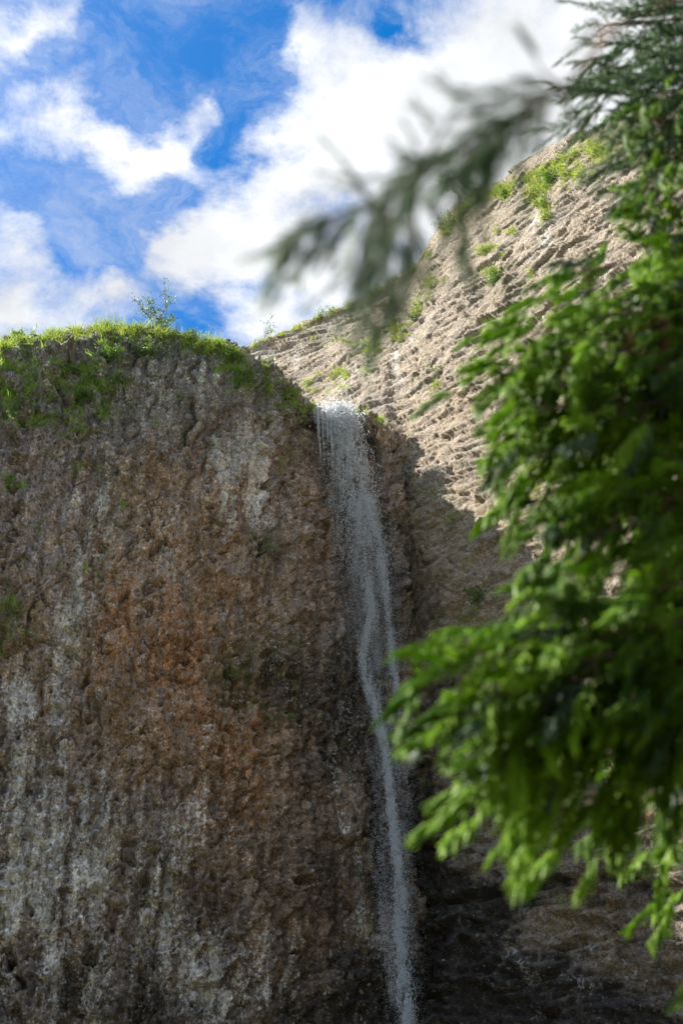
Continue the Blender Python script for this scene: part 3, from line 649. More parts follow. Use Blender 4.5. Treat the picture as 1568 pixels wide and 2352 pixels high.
hang = [(605, 1255, 22, 40, 1.), (535, 1560, 26, 70, 1.), (640, 1490, 40, 26, .7), (620, 1600, 60, 60, .5), (690, 1640, 70, 50, .5), (870, 1045, 16, 10, 1.5), (690, 990, 26, 50, 1.2), (650, 1040, 20, 40, .8), (965, 1130, 16, 14, .6), (1000, 1140, 12, 12, .8), (985, 1185, 45, 12, 1.), (1040, 1190, 20, 10, .7), (905, 1205, 26, 8, 1.), (1110, 1400, 40, 14, 1.),
        (1130, 1425, 30, 20, 1.), (1060, 1420, 60, 10, .7), (985, 1510, 60, 16, .5), (1080, 1520, 50, 14, .7), (940, 1640, 20, 14, .4), (990, 1900, 14, 16, .9), (1010, 1900, 20, 14, .8), (985, 1960, 14, 20, .9), (975, 1930, 14, 10, .9), (1000, 1800, 30, 14, .5), (960, 1770, 14, 14, .5), (990, 2050, 18, 20, .8), (1045, 2050, 16, 8, .6),
        (985, 2140, 12, 12, .6), (1090, 2035, 12, 8, .5), (1110, 2090, 12, 8, .5), (1050, 1860, 30, 16, .4), (940, 1300, 14, 10, .4), (1080, 1280, 30, 10, .4), (960, 1420, 20, 10, .4), (1000, 1560, 40, 12, .5), (1130, 1330, 20, 10, .4), (1250, 2020, 40, 12, .5), (1300, 2080, 30, 10, .3), (1400, 2140, 30, 16, .4), (940, 1700, 14, 20, .4), (560, 1500, 40, 40, .3), (690, 1480, 30, 20, .3), (330, 1380, 8, 8, .2), (95, 1740, 14, 14, .3), (500, 2080, 14, 20, .3), (640, 1960, 14, 8, .3), (620, 1850, 20, 14, .3), (1180, 2190, 12, 8, .3), (930, 1470, 12, 12, .4)]
blades('hanging_grass', sample_rock(hang, 620, 8), .45, 9, M_GRASSD, 'drooping grass hanging from cracks in the shaded rock around the fall', 9, droop=1.5, width=.028, splay=.4)
ledge = line_rock([(803, 941), (835, 950), (880, 968)], 120, 10, 2.5)
ledge += line_rock([(700, 935), (728, 930)], 40, 10, 3)
blades('ledge_grass', ledge, .5, 9, M_GRASSD, 'olive grass fringe on the ledge beside the lip of the fall', 12, droop=1.6, width=.03)
rimB = line_rock([(562, 806), (590, 790), (620, 778), (700, 743), (784, 704), (870, 660), (969, 600), (1020, 532), (1084, 462), (1140, 430), (1199, 410), (1300, 360), (1404, 305), (1568, 230)], 700, 13, 7, 1)
rimB += line_rock([(1199, 412), (1300, 364), (1420, 305)], 260, 14, 22, 1)
rimB += line_rock([(1100, 455), (1199, 412)], 90, 15, 10, 1)
blades('ridge_grass', rimB, .7, 11, M_GRASS, 'yellow green grass along the sunlit ridge line behind the fall', 16, width=.038)
pB = [(925, 745, 30, 22, 1.2), (890, 775, 40, 14, 1.2), (850, 800, 40, 16, .7), (960, 710, 18, 30, 1.), (985, 660, 14, 26, .9), (1010, 640, 14, 22, .9), (780, 790, 40, 14, .5), (750, 780, 16, 12, .9), (715, 772, 14, 10, .9), (790, 860, 60, 12, .8), (760, 890, 50, 12, .8), (710, 890, 30, 14, .9), (850, 850, 30, 10, .5),
      (1130, 575, 40, 12, 1.1), (1165, 530, 30, 12, 1.), (1250, 430, 44, 24, 1.2), (1250, 485, 20, 26, 1.2), (1160, 440, 26, 20, .9), (1300, 400, 60, 18, 1.), (1370, 350, 50, 18, .9), (1130, 620, 30, 12, .5), (1290, 740, 40, 16, .6), (1180, 890, 30, 10, .3), (1140, 1100, 40, 14, .5), (1210, 1130, 40, 20, .5), (670, 830, 14, 10, .7), (640, 860, 20, 8, .4), (1230, 640, 26, 20, .4), (1000, 880, 12, 16, .6), (1350, 640, 20, 12, .5)]
blades('wall_grass', sample_rock(pB, 1900, 17, 1), .55, 10, M_GRASS, 'yellow green grass in strips along ledges of the tan upper wall', 18, droop=.8, width=.036)
# short sparse turf in the notch above the fall
blades('notch_grass', sample_rock([(600, 850, 40, 16, 1), (650, 890, 50, 20, 1.2), (700, 915, 26, 12, 1.2)], 240, 19, 0), .42, 10, M_GRASS, 'short green turf on the shoulder leading down to the lip of the fall', 20)

# ------------------------------------------------------------------ shrubs and saplings
def tube(V, F, pts, radii, k=5):
    base = len(V); n = len(pts)
    for i in range(n):
        p = Vector(pts[i]); tdir = (Vector(pts[min(i + 1, n - 1)]) - Vector(pts[max(i - 1, 0)]))
        if tdir.length < 1e-6: tdir = Vector((0, 0, 1))
        tdir.normalize(); a = tdir.orthogonal().normalized(); b_ = tdir.cross(a)
        for j in range(k):
            an = 2 * math.pi * j / k; V.append(p + (a * math.cos(an) + b_ * math.sin(an)) * radii[i])
    for i in range(n - 1):
        for j in range(k):
            F.append((base + i * k + j, base + i * k + (j + 1) % k, base + (i + 1) * k + (j + 1) % k, base + (i + 1) * k + j))
def leaf_quads(centres, size, seed, up=0.3):
    r = np.random.default_rng(seed); k = len(centres); c = np.asarray(centres)
    a = r.normal(size=(k, 3)); a /= np.linalg.norm(a, axis=1)[:, None]
    b_ = np.cross(a, r.normal(size=(k, 3))); b_ /= np.linalg.norm(b_, axis=1)[:, None]
    s = (size * r.uniform(.6, 1.3, k))[:, None]
    V = np.stack([c - a * s, c + b_ * s * .45, c + a * s, c - b_ * s * .45], 1).reshape(-1, 3)
    F = np.arange(k * 4).reshape(-1, 4)
    return V, F
def woody(name, base, height, spread, nbr, nleaf, lsize, seed, label, cat, leafmat, lean=(0, 0, 0), group=None, tuft=.13, trunk=.03, start=.25):
    """small tree or shrub: forking stems that carry leaf clusters"""
    r = random.Random(seed); root = empty(name, base); tag(root, label, cat, group)
    V, F = [], []; tips = []
    lean = Vector(lean)
    def grow(p, d, ln, rad, lev):
        pts = [p.copy()]; rr = [rad]; n = 4
        for i in range(n):
            d = (d + Vector((r.gauss(0, .16), r.gauss(0, .16), r.gauss(.05, .08)))).normalized(); p = p + d * ln / n; pts.append(p.copy()); rr.append(rad * (1 - .6 * (i + 1) / n))
            if lev > 0 and (i >= 1 or start < .2):
                for _ in range(1 if lev > 1 else 2):
                    sd = (d + Vector((r.gauss(0, .75), r.gauss(0, .75), r.gauss(.1, .35)))).normalized()
                    grow(p.copy(), sd, ln * r.uniform(.4, .62), rad * .5, lev - 1)
            if lev <= 1 and i >= 1: tips.append(p.copy())
        tube(V, F, pts, rr, 4)
    for b_ in range(nbr):
        a = r.uniform(0, 2 * math.pi); d0 = (Vector((math.cos(a) * spread, math.sin(a) * spread, 1)) + lean).normalized()
        grow(Vector((r.gauss(0, .05), r.gauss(0, .05), -.15)), d0, height * r.uniform(.75, 1.0), trunk, 2)
    mk_mesh('stem', [tuple(v) for v in V], F, M_TWIG, root)
    cen = []
    for i in range(nleaf):
        t_ = r.choice(tips); cen.append((t_.x + r.gauss(0, tuft), t_.y + r.gauss(0, tuft), t_.z + r.gauss(0, tuft * .8)))
    LV, LF = leaf_quads(cen, lsize, seed); 
    fo = mk_mesh('foliage', LV, LF, leafmat, root, smooth=False); fo['kind'] = 'stuff'
    return root
def base_at(x, y):
    h = HIT.at(x, y); return h[0] if h else None
def plant(name, x, y, **kw):
    p = base_at(x, y)
    if p is None: return None
    return woody(name, tuple(p), **kw)
plant('small_tree', 352, 756, height=2.0, spread=.35, nbr=4, nleaf=620, lsize=.085, seed=4, label='small airy tree standing alone on the grassy top of the left buttress', cat='tree', leafmat=M_SAP, lean=(.3, 0, 0), tuft=.14, trunk=.035)
plant('sapling', 606, 792, height=2.1, spread=.18, nbr=2, nleaf=170, lsize=.085, seed=9, label='thin dark sapling rising from the low end of the ridge above the notch', cat='sapling', leafmat=M_SAP, lean=(.1, 0, 0), tuft=.06, trunk=.025)
plant('small_tree', 1070, 475, height=3.3, spread=.45, nbr=4, nleaf=1100, lsize=.08, seed=12, label='pale feathery little tree on the ridge behind the blurred hanging branch', cat='tree', leafmat=M_SAP, lean=(-.35, 0, 0), tuft=.16, trunk=.05)
plant('small_tree', 1030, 535, height=2.2, spread=.4, nbr=3, nleaf=600, lsize=.08, seed=13, label='lower pale bush tree on the ridge just left of the feathery one', cat='tree', leafmat=M_SAP, tuft=.16, trunk=.04)
shr = [  # x, y, height, leaves, label
 (590, 795, .7, 200, 'low round bush at the foot of the thin sapling'),
 (755, 722, .8, 120, 'twiggy sprout with few leaves on the middle of the ridge line'),
 (735, 732, .6, 120, 'small green bush beside the twiggy sprout on the ridge line'),
 (150, 870, .75, 260, 'bushy plant at the left end of the green patch on the buttress'),
 (262, 830, .9, 420, 'dense bush at the top right of the green patch on the buttress'),
 (240, 905, 1.1, 560, 'largest leafy bush in the green patch on the buttress'),
 (190, 930, .8, 320, 'leafy bush hanging below the green patch on the buttress'),
 (345, 822, .75, 280, 'isolated bush on bare grey rock below the small tree'),
 (535, 838, .85, 320, 'light leaved bush on the right shoulder of the buttress'),
 (560, 880, .8, 280, 'dark bush below the light leaved one on the right shoulder'),
 (610, 1255, 1.0, 300, 'lone dark green bush halfway down the face beside the fall'),
 (1270, 420, 1.3, 620, 'large yellow green bush spilling over the sunny ridge'),
 (1250, 480, 1.0, 420, 'bush cascading down a gully of the sunny upper wall'),
 (1165, 455, .9, 320, 'round sunlit bush below the ridge edge near the feathery tree'),
 (1375, 300, .9, 180, 'dark leafed sprig on the high end of the ridge'),
 (1340, 322, .6, 100, 'small upright sprig on the ridge left of the dark leafed one'),
 (1130, 655, .9, 380, 'dark flat bush clinging to the upper wall under the grass strips'),
 (1005, 868, .8, 280, 'small dark bush on the sunny wall right of the fall'),
 (380, 752, .5, 160, 'little bush beside the trunk of the small tree on the buttress top'),
 (38, 775, .55, 90, 'leafy sprig at the far left edge of the buttress top'),
 (500, 800, .5, 110, 'tuft of leafy sprigs where the buttress top slopes down to the right'),
 (955, 735, .9, 320, 'bright bush among grass on the ledge under the blurred branch'),
 (1100, 1385, .8, 260, 'dark bush hanging on the shaded wall beside the bright conifer boughs'),
 (440, 775, .5, 120, 'low bush on the buttress top right of the small tree'),
]
for i, (x, y, h, nl, lab) in enumerate(shr):
    steep = y > 815
    plant('shrub', x, y, height=h, spread=.7 if steep else .4, nbr=5 if nl > 200 else 3, nleaf=int(nl * 1.3), lsize=.085, seed=40 + i, label=lab, cat='shrub', leafmat=M_SHRUB, group='shrubs on the cliffs', lean=(0, -.5, -.1) if steep else (0, 0, 0), tuft=.12, trunk=.015, start=.1)

# ------------------------------------------------------------------ waterfall
def water_material(name, clear):
    m, t, b, o = mat_new(name)
    b.inputs['Base Color'].default_value = (.93, .97, 1.0, 1); b.inputs['Roughness'].default_value = .35
    tr = N(t, 'ShaderNodeBsdfTranslucent'); tr.inputs['Color'].default_value = (.98, .99, 1, 1)
    ms = N(t, 'ShaderNodeMixShader', i_Fac=.12); L(t, b.outputs[0], ms.inputs[1]); L(t, tr.outputs[0], ms.inputs[2])
    gl = N(t, 'ShaderNodeBsdfGlass', i_IOR=1.33, i_Roughness=.08)
    mg2 = N(t, 'ShaderNodeMixShader', i_Fac=clear); L(t, ms.outputs[0], mg2.inputs[1]); L(t, gl.outputs[0], mg2.inputs[2]); L(t, mg2.outputs[0], o.inputs[0])
    return m
MW_LIP = water_material('breaking_water', .4); MW = water_material('white_spray', .0)
lipP = base_at(775, 938)
wf = empty('waterfall', (.3, 64.5, 0)); tag(wf, 'tall thin white waterfall breaking into spray beside the rock buttress', 'waterfall')
def drops(name, P, Dv, size, elong, seed, mw=None):
    mw = mw or (MW_LIP if name == 'water_lip' else MW)
    """elongated octahedral drops"""
    r = np.random.default_rng(seed); k = len(P)
    Dv = Dv / np.linalg.norm(Dv, axis=1)[:, None]
    a = np.cross(Dv, r.normal(size=(k, 3))); a /= np.linalg.norm(a, axis=1)[:, None]; c = np.cross(Dv, a)
    s = size[:, None]; e = (size * elong)[:, None]
    V = np.stack([P - Dv * e * 1.2, P + a * s + Dv * e * .6, P - .5 * a * s + .87 * c * s + Dv * e * .6, P - .5 * a * s - .87 * c * s + Dv * e * .6], 1).reshape(-1, 3) - np.array(wf.location)
    i = np.arange(k)[:, None] * 4
    F = np.concatenate([i + np.array(f) for f in ((0, 2, 1), (0, 3, 2), (0, 1, 3), (1, 2, 3))])
    o = mk_mesh(name, V, F, mw, wf, smooth=False); o['kind'] = 'stuff'; return o
# centre line of the fall, photo frame -> space on a plane that drifts towards the viewer
def wpt(x, y):
    yy = np.clip((y - 935) / 1420., -.02, 1.1); Yp = 64.2 - 3.4 * sst(0, 1, yy) - .5 * yy
    d_ = FW[None] + ((x - 784) / FPX)[:, None] * RT[None] + ((1176 - y) / FPX)[:, None] * UPV[None]
    return CAM + d_ * (Yp / d_[:, 1])[:, None]
cen = [(930, 775), (960, 785), (1050, 800), (1150, 820), (1250, 838), (1350, 855), (1450, 865), (1550, 870), (1700, 890), (1850, 908), (2000, 922), (2150, 925), (2350, 935), (2420, 940)]
wid = [(930, 34), (960, 34), (1050, 32), (1150, 34), (1250, 38), (1350, 44), (1450, 50), (1550, 52), (1700, 46), (1850, 36), (2000, 30), (2150, 30), (2350, 30), (2420, 32)]
rw = np.random.default_rng(77)
def strand(n, y0, y1, cfun, wfun, dens, seed, size, elong, name, flat=False):
    r = np.random.default_rng(seed)
    y = y0 + (y1 - y0) * r.random(n * 3); keep = r.random(n * 3) < dens(y); y = y[keep][:n]
    u = r.normal(size=len(y)) * .5 if not flat else r.uniform(-1, 1, len(y))
    x = cfun(y) + u * wfun(y)
    m = fbm(x / 16., y / 34., seed + .5, 4, .65); k2 = r.random(len(y)) < np.clip(.55 + .75 * m, .1, 1); x, y = x[k2], y[k2]
    if y0 < 940: y = np.maximum(y, 929 + 13 * ((x - 778) / 45.) ** 2 + 3 * r.random(len(y)))
    P = wpt(x, y); P[:, 1] += r.normal(size=len(y)) * .35
    x2 = cfun(y + 10) + (x - cfun(y)); Q = wpt(x2, y + 10); Dv = Q - P; Dv[:, 1] *= .2; Dv += r.normal(size=Dv.shape) * .03
    sz = size(y) * r.uniform(.5, 1.4, len(y))
    drops(name, P, Dv, sz, elong, seed)
I = lambda tab: (lambda y: np.interp(y, [a for a, _ in tab], [b_ for _, b_ in tab]))
# main curtain near the lip
strand(25000, 932, 1330, I(cen), I([(930, 40), (1000, 42), (1330, 58)]), I([(930, 1.), (1100, .85), (1330, .35)]), 1, I([(930, .028), (1330, .018)]), 2.4, 'water_curtain')
strand(16000, 1040, 1500, I([(1000, 800), (1300, 850), (1500, 868)]), I([(1000, 50), (1300, 70), (1500, 74)]), I([(1040, .4), (1250, 1.), (1500, .7)]), 23, lambda y: np.full_like(y, .011), 1.8, 'water_spray')
strand(7000, 930, 1000, I([(930, 777), (1000, 792)]), I([(930, 30), (1000, 34)]), lambda y: np.ones_like(y), 2, I([(930, .03), (1000, .03)]), 2.0, 'water_lip', True)
# thin dribbles at the left end of the lip
for j, x0 in enumerate((721.5, 727, 730.5, 738, 741, 749, 757)):
    strand(int(300 + 160 * ((j * 7) % 4)), 938, 975 + 40 * ((j * 5) % 4), I([(930, x0), (1100, x0 + 8)]), lambda y: np.full_like(y, 1.8), I([(930, 1.), (1010, .8), (1100, .1)]), 10 + j, I([(930, .018), (1100, .014)]), 5., 'water_dribble')
strand(3500, 950, 1350, I([(950, 748), (1350, 775)]), I([(950, 16), (1350, 22)]), I([(950, .8), (1350, .2)]), 17, I([(950, .013), (1350, .012)]), 3., 'water_dribble')
# right edge dense strand
strand(9000, 1150, 1640, I([(1000, 822), (1150, 842), (1250, 872), (1350, 885), (1450, 896), (1550, 905), (1640, 916)]), I([(1150, 14), (1640, 8)]), I([(1150, 1.), (1350, .8), (1480, .5), (1600, 1.), (1640, .6)]), 3, lambda y: np.full_like(y, .016), 2.5, 'water_strand')
# left dense strand that becomes the narrow lower jet
strand(30000, 1320, 2420, I([(1320, 838), (1420, 855), (1500, 832), (1580, 845), (1640, 865), (1700, 880), (1800, 893), (1900, 903), (2000, 917), (2150, 918), (2250, 925), (2350, 937), (2420, 945)]),
       I([(1320, 16), (1420, 12), (1500, 14), (1600, 12), (1750, 9), (1900, 11), (2050, 16), (2150, 20), (2420, 16)]), I([(1320, .5), (1420, .9), (1470, .45), (1600, .8), (1900, .9), (2100, .55), (2420, .5)]), 4, lambda y: np.full_like(y, .0165), 3.0, 'water_strand')
# fine spray
strand(95000, 1150, 2420, I([(1150, 825), (1250, 840), (1450, 855), (1600, 875), (1800, 905), (2000, 915), (2420, 935)]), I([(1150, 40), (1350, 52), (1500, 55), (1700, 55), (1900, 45), (2100, 40), (2420, 40)]), I([(1150, .4), (1350, 1.), (1650, .9), (1900, .45), (2420, .35)]), 5, lambda y: np.full_like(y, .0092), 1.6, 'water_spray')
strand(9000, 1700, 2300, I([(1700, 880), (2000, 868), (2200, 890), (2300, 905)]), I([(1700, 50), (2000, 20), (2300, 14)]), I([(1700, .5), (2100, .9), (2300, .9)]), 6, lambda y: np.full_like(y, .0095), 1.6, 'water_spray')

# ------------------------------------------------------------------ conifers close to the viewer
def build_spray(seed, nf=22, length=.30, flen=.075, frad=.0055, droop=.5, needles=9):
    r = random.Random(seed); V = []; F = []
    # curved twig along +X drooping to -Z
    def axis(u): return Vector((length * u, .02 * math.sin(3 * u + seed), -droop * length * .35 * u * u))
    tube(V, F, [axis(u) for u in (0, .33, .66, 1.)], [.0028, .0024, .0018, .001], 3)
    for i in range(nf):
        u = .10 + .9 * (i + .5) / nf; p = axis(u); side = (-1) ** i
        roll = r.uniform(-.9, .9)
        out = Vector((.9, side * (.5 + r.uniform(-.2, .2)) * math.cos(roll), .45 * math.sin(roll) - .25)).normalized()
        if i >= nf - 2: out = Vector((1, side * .2, -.3)).normalized()
        fl = flen * r.uniform(.7, 1.25) * (1.05 - .35 * u)
        dn = Vector((0, 0, -1))
        pts = [p]; dirv = out.copy()
        SG = 2 if needles < 6 else 3
        for k_ in range(SG):
            dirv = (dirv + dn * .90 / SG * droop + Vector((.36 / SG, 0, 0))).normalized(); pts.append(pts[-1] + dirv * fl / SG)
        tube(V, F, pts, [frad * q for q in ((.5, 1., .95, .12) if SG == 3 else (.6, 1.1, .15))], 3)
        # needles, short awl shapes that point forward
        for k_ in range(needles):
            w = (k_ + .5) / needles * SG; i0 = min(int(w), SG - 1); q = pts[i0].lerp(pts[i0 + 1], w - i0); dd = (pts[i0 + 1] - pts[i0]).normalized()
            o1 = dd.orthogonal().normalized(); o1.rotate(Matrix.Rotation(r.uniform(0, 6.28), 3, dd)); o2 = dd.cross(o1)
            nl = .018 * r.uniform(.8, 1.2); tip = q + (dd * .8 + o1 * .75).normalized() * nl
            b0 = len(V); V += [q + o2 * .0018, q - o2 * .0018, tip]; F.append((b0, b0 + 1, b0 + 2, b0 + 2))
    Vn = np.array([tuple(v) for v in V], np.float32)
    tri = []
    for f in F:
        tri.append((f[0], f[1], f[2]))
        if f[2] != f[3]: tri.append((f[0], f[2], f[3]))
    return Vn, np.array(tri, np.int32)
SPR = [build_spray(i, nf=22 + 2 * (i % 3), length=.17 + .025 * (i % 3), flen=.078 + .010 * (i % 3), frad=.0052, droop=.3 + .25 * (i % 3), needles=4) for i in range(6)]
SPRT = [build_spray(20 + i, nf=18, length=.24, flen=.060, frad=.0034, droop=.1 + .1 * i, needles=7) for i in range(3)]   # thinner, open
def spray_meshes(defs, mat, nm):
    out = []
    for V, F in defs:
        o = mk_mesh(nm, V, F, mat, smooth=False); me = o.data; bpy.data.objects.remove(o); out.append(me)
    return out
ME_G = spray_meshes(SPR, M_CON, 'foliage_spray'); ME_B = spray_meshes(SPR, M_CONB, 'foliage_spray'); ME_T = spray_meshes(SPRT, M_CONB, 'foliage_spray'); ME_D = spray_meshes(SPR[:2], M_DEAD, 'foliage_spray')
def frame(dirv, upv=(0, 0, 1), roll=0.):
    x = Vector(dirv).normalized(); z = Vector(upv) - x * x.dot(Vector(upv))
    if z.length < 1e-3: z = x.orthogonal()
    z.normalize(); y = z.cross(x); m = Matrix((x, y, z)).transposed()
    return m @ Matrix.Rotation(roll, 3, 'X')
class Conifer:
    def __init__(s, loc, height, label, seed, girth=.16):
        s.root = empty('conifer_tree', loc); tag(s.root, label, 'tree'); s.loc = Vector(loc); s.r = random.Random(seed)
        V, F = [], []; n = 14; pts = []; rr = []
        for i in range(n + 1):
            u = i / n; pts.append((.05 * math.sin(u * 5), .05 * math.cos(u * 4), -.2 + height * u)); rr.append(girth * (1 - u) ** .8 * (1.25 if i == 0 else 1) + .01)
        tube(V, F, pts, rr, 12); mk_mesh('trunk', [tuple(v) for v in V], F, M_BARK, s.root)
        s.items = []   # (matrix, set, index, weight)
    def bough(s, tip, rootz, n, spread, kind, rad=.022, hang=(0, 0, -1), sag=.12, size=1., t0=.35, hangw=.9, lift=0.):
        r = s.r; T = Vector(tip) - s.loc; A = Vector((0, 0, rootz)); 
        mid = (A + T) / 2 + Vector((0, 0, sag * (T - A).length + lift))
        def cv(u): return A * (1 - u) ** 2 + mid * 2 * u * (1 - u) + T * u * u
        V, F = [], []; us = [i / 10 for i in range(11)]
        tube(V, F, [cv(u) for u in us], [rad * (1 - .85 * u) for u in us], 6)
        n = int(n * 1.95)
        for i in range(n):
            u = t0 + (1 - t0) * (i + r.random()) / n; p = cv(u); tg = (cv(min(u + .02, 1)) - cv(u - .02)).normalized()
            sp_ = spread * (1.15 - .75 * u); off = Vector((r.gauss(0, 1), r.gauss(0, 1), r.gauss(-.25, .8))) * sp_ * .5
            off -= tg * off.dot(tg) * .5
            q = p + off + tg * sp_ * .35
            if off.length > .04: tube(V, F, [p, (p + q) / 2 + Vector((0, 0, .015)), q], [.005, .0035, .002], 3)
            d_ = (tg * .7 + off.normalized() * .55 + Vector(hang) * hangw + Vector((r.gauss(0, .17), r.gauss(0, .17), r.gauss(0, .17)))).normalized()
            s.items.append((q, d_, r.uniform(-1, 1), 'b' if kind == 'g' and len(s.items) % 17 == 2 else kind, r.randrange(6), size * r.uniform(.75, 1.2)))
        mk_mesh('branch', [tuple(v) for v in V], F, M_BARK, s.root)
    def path(s, pts, rad):
        V, F = [], []; P = [Vector(p) - s.loc for p in pts]; tube(V, F, P, [rad * (1 - .8 * i / (len(P) - 1)) for i in range(len(P))], 6)
        mk_mesh('branch', [tuple(v) for v in V], F, M_BARK, s.root)
    def finish(s, maxobj=290):
        camv = Vector(CAM) - s.loc
        sets = {'g': (ME_G, SPR, M_CON), 'b': (ME_B, SPR, M_CONB), 't': (ME_T, SPRT, M_CONB), 'd': (ME_D, SPR[:2], M_DEAD)}
        items = sorted(s.items, key=lambda it: (it[0] - camv).length)
        for (q, d_, roll, kind, k, sz) in items[:maxobj]:
            me = sets[kind][0][k % len(sets[kind][0])]
            o = bpy.data.objects.new('foliage_spray', me); C.objects.link(o); o.parent = s.root
            o.matrix_local = Matrix.Translation(q) @ (frame(d_, roll=roll).to_4x4()) @ Matrix.Scale(sz, 4)
            if kind == 'd': o['label'] = 'dead rust brown spray'
        for kd in sets:
            rest = [it for it in items[maxobj:] if it[3] == kd]
            if not rest: continue
            Vs, Fs, off = [], [], 0
            for (q, d_, roll, kind, k, sz) in rest:
                V, F = sets[kd][1][k % len(sets[kd][1])]; m = np.array(frame(d_, roll=roll)) * sz
                Vs.append(V @ m.T + np.array(q)); Fs.append(F + off); off += len(V)
            o = mk_mesh('foliage', np.concatenate(Vs), np.concatenate(Fs), sets[kd][2], s.root, smooth=False); o['kind'] = 'stuff'
TL = (2.75, 4.7, 0.)
T1 = Conifer(TL, 13.0, 'large green conifer filling the right side with bright drooping boughs', 5, .2)
def B(x, y, dep, n, spread, kind='g', dz=1.0, **kw):
    if kind == 'g': x, y = (x + 78, y - (40 if y < 1700 else 75)) if y > 1190 else (x + 50, y - 30)
    tip = px_at(x, y, dep); T1.bough(tip, max(tip[2] + dz, .5), n, spread, kind, **kw)
HL = (-.65, -.15, -.5)
# lower bright boughs
for (x, y, dep, n, sp_) in [(945, 1560, 4.2, 26, .24), (960, 1640, 4.1, 22, .22), (1010, 1790, 4.1, 24, .24), (1050, 1880, 4.2, 24, .24), (1120, 1960, 4.3, 24, .24), (1210, 1960, 4.4, 22, .26),
                            (1110, 1480, 4.4, 24, .26), (1190, 1280, 4.6, 24, .24), (1240, 1200, 4.7, 22, .24), (1330, 1210, 4.8, 22, .26), (1180, 1390, 4.5, 24, .28), (1300, 1500, 4.3, 24, .3), (1200, 1650, 4.3, 26, .3),
                            (1250, 1560, 4.2, 24, .3), (930, 1600, 4.15, 16, .2), (985, 1720, 4.1, 18, .22), (1030, 1840, 4.15, 18, .22), (1070, 1540, 4.2, 20, .24), (1100, 1800, 4.2, 20, .24), (1180, 1850, 4.3, 20, .24), (1130, 1700, 4.2, 20, .24), (1060, 1640, 4.2, 16, .2), (1320, 1780, 4.4, 24, .3), (1400, 1400, 4.5, 24, .3), (1450, 1650, 4.4, 22, .3), (1500, 1880, 4.8, 20, .26), (1600, 2330, 4.2, 4, .05)]:
    B(x, y, dep, n, sp_, hang=HL, dz=.9, sag=.05)
# deeper, darker layers behind
for (x, y, dep, n, sp_) in [(1250, 1700, 5.6, 16, .4), (1350, 1900, 5.6, 18, .4), (1450, 2050, 5.8, 18, .36), (1300, 1450, 5.8, 18, .4), (1420, 1650, 5.8, 18, .4), (1500, 1300, 6., 18, .45), (1380, 1150, 6., 20, .45), (1480, 1000, 6.2, 20, .45), (1520, 2150, 6., 14, .3)]:
    B(x, y, dep, n, sp_, hang=(-.3, -.1, -.9), dz=.9, sag=.05, size=1.15)
# middle mass
for (x, y, dep, n, sp_) in [(1120, 980, 4.9, 18, .22), (1160, 1080, 4.9, 18, .24), (1200, 1160, 4.9, 18, .26), (1150, 800, 5.1, 18, .24), (1085, 840, 5.2, 22, .26), (1095, 930, 5.2, 22, .26), (1150, 880, 5.1, 22, .3), (1170, 1000, 5.1, 22, .3), (1190, 1090, 5.2, 20, .3), (1110, 1030, 5.2, 22, .28), (1140, 1120, 5.3, 20, .28), (1190, 1190, 5.3, 16, .25), (1200, 740, 5.4, 20, .3), (1260, 660, 5.8, 18, .28), (1250, 850, 5., 22, .35), (1300, 980, 5., 22, .36),
                            (1330, 760, 5.4, 22, .36), (1400, 880, 5.2, 22, .38), (1450, 700, 5.6, 22, .36), (1480, 1100, 5., 22, .38), (1400, 600, 6., 20, .32), (1500, 520, 6.2, 20, .34), (1530, 850, 5.2, 20, .36)]:
    B(x, y, dep, n, sp_, hang=(-.45, -.15, -.6), dz=1.0, sag=.06)
for (x, y, dep, n, sp_) in [(1200, 900, 6.0, 16, .4), (1230, 1040, 6.0, 16, .4), (1260, 780, 6.2, 16, .4), (1300, 1130, 6.0, 16, .4), (1350, 900, 6.2, 16, .45), (1420, 1050, 6.2, 16, .45), (1480, 900, 6.4, 14, .45), (1280, 1330, 5.8, 16, .4), (1400, 780, 6.6, 14, .45), (1500, 650, 6.8, 14, .4)]:
    B(x, y, dep, n, sp_, hang=(-.4, -.1, -.7), dz=.9, sag=.05, size=1.15)
# open dark fans at the top
for (x, y, dep, n, sp_) in [(1345, 260, 7.2, 14, .26), (1375, 160, 7.4, 16, .3), (1360, 60, 7.6, 14, .3), (1460, 340, 7., 18, .32), (1450, 220, 7.2, 20, .4), (1470, 90, 7.6, 20, .42), (1530, 320, 6.8, 20, .4), (1540, 180, 7.2, 20, .42), (1550, 20, 7.8, 18, .42)]:
    B(x, y, dep, n, sp_, kind='t', hang=(-.8, -.1, -.25), dz=.6, sag=.03, size=1.25, hangw=.6)
for (x, y, dep, n, sp_) in [(1500, 420, 6.6, 20, .4), (1560, 600, 6.2, 18, .4), (1560, 150, 7.2, 14, .35)]:
    B(x, y, dep, n, sp_, kind='b', hang=(-.3, -.1, -.9), dz=.6, sag=.05)
for (x, y, dep, n, sp_) in [(1400, 300, 6.6, 18, .34), (1460, 420, 6.4, 20, .36), (1520, 260, 6.8, 18, .36), (1420, 520, 6.2, 16, .3)]:
    B(x, y, dep, n, sp_, hang=(-.3, -.1, -.9), dz=.6, sag=.05, size=.9)
for (x, y, dep) in [(1440, 1700, 4.9), (1445, 1760, 4.9), (1500, 740, 5.4)]:
    B(x, y, dep, 2, .06, kind='d', hang=(-.1, 0, -1), dz=.9, t0=.93)
T1.finish()

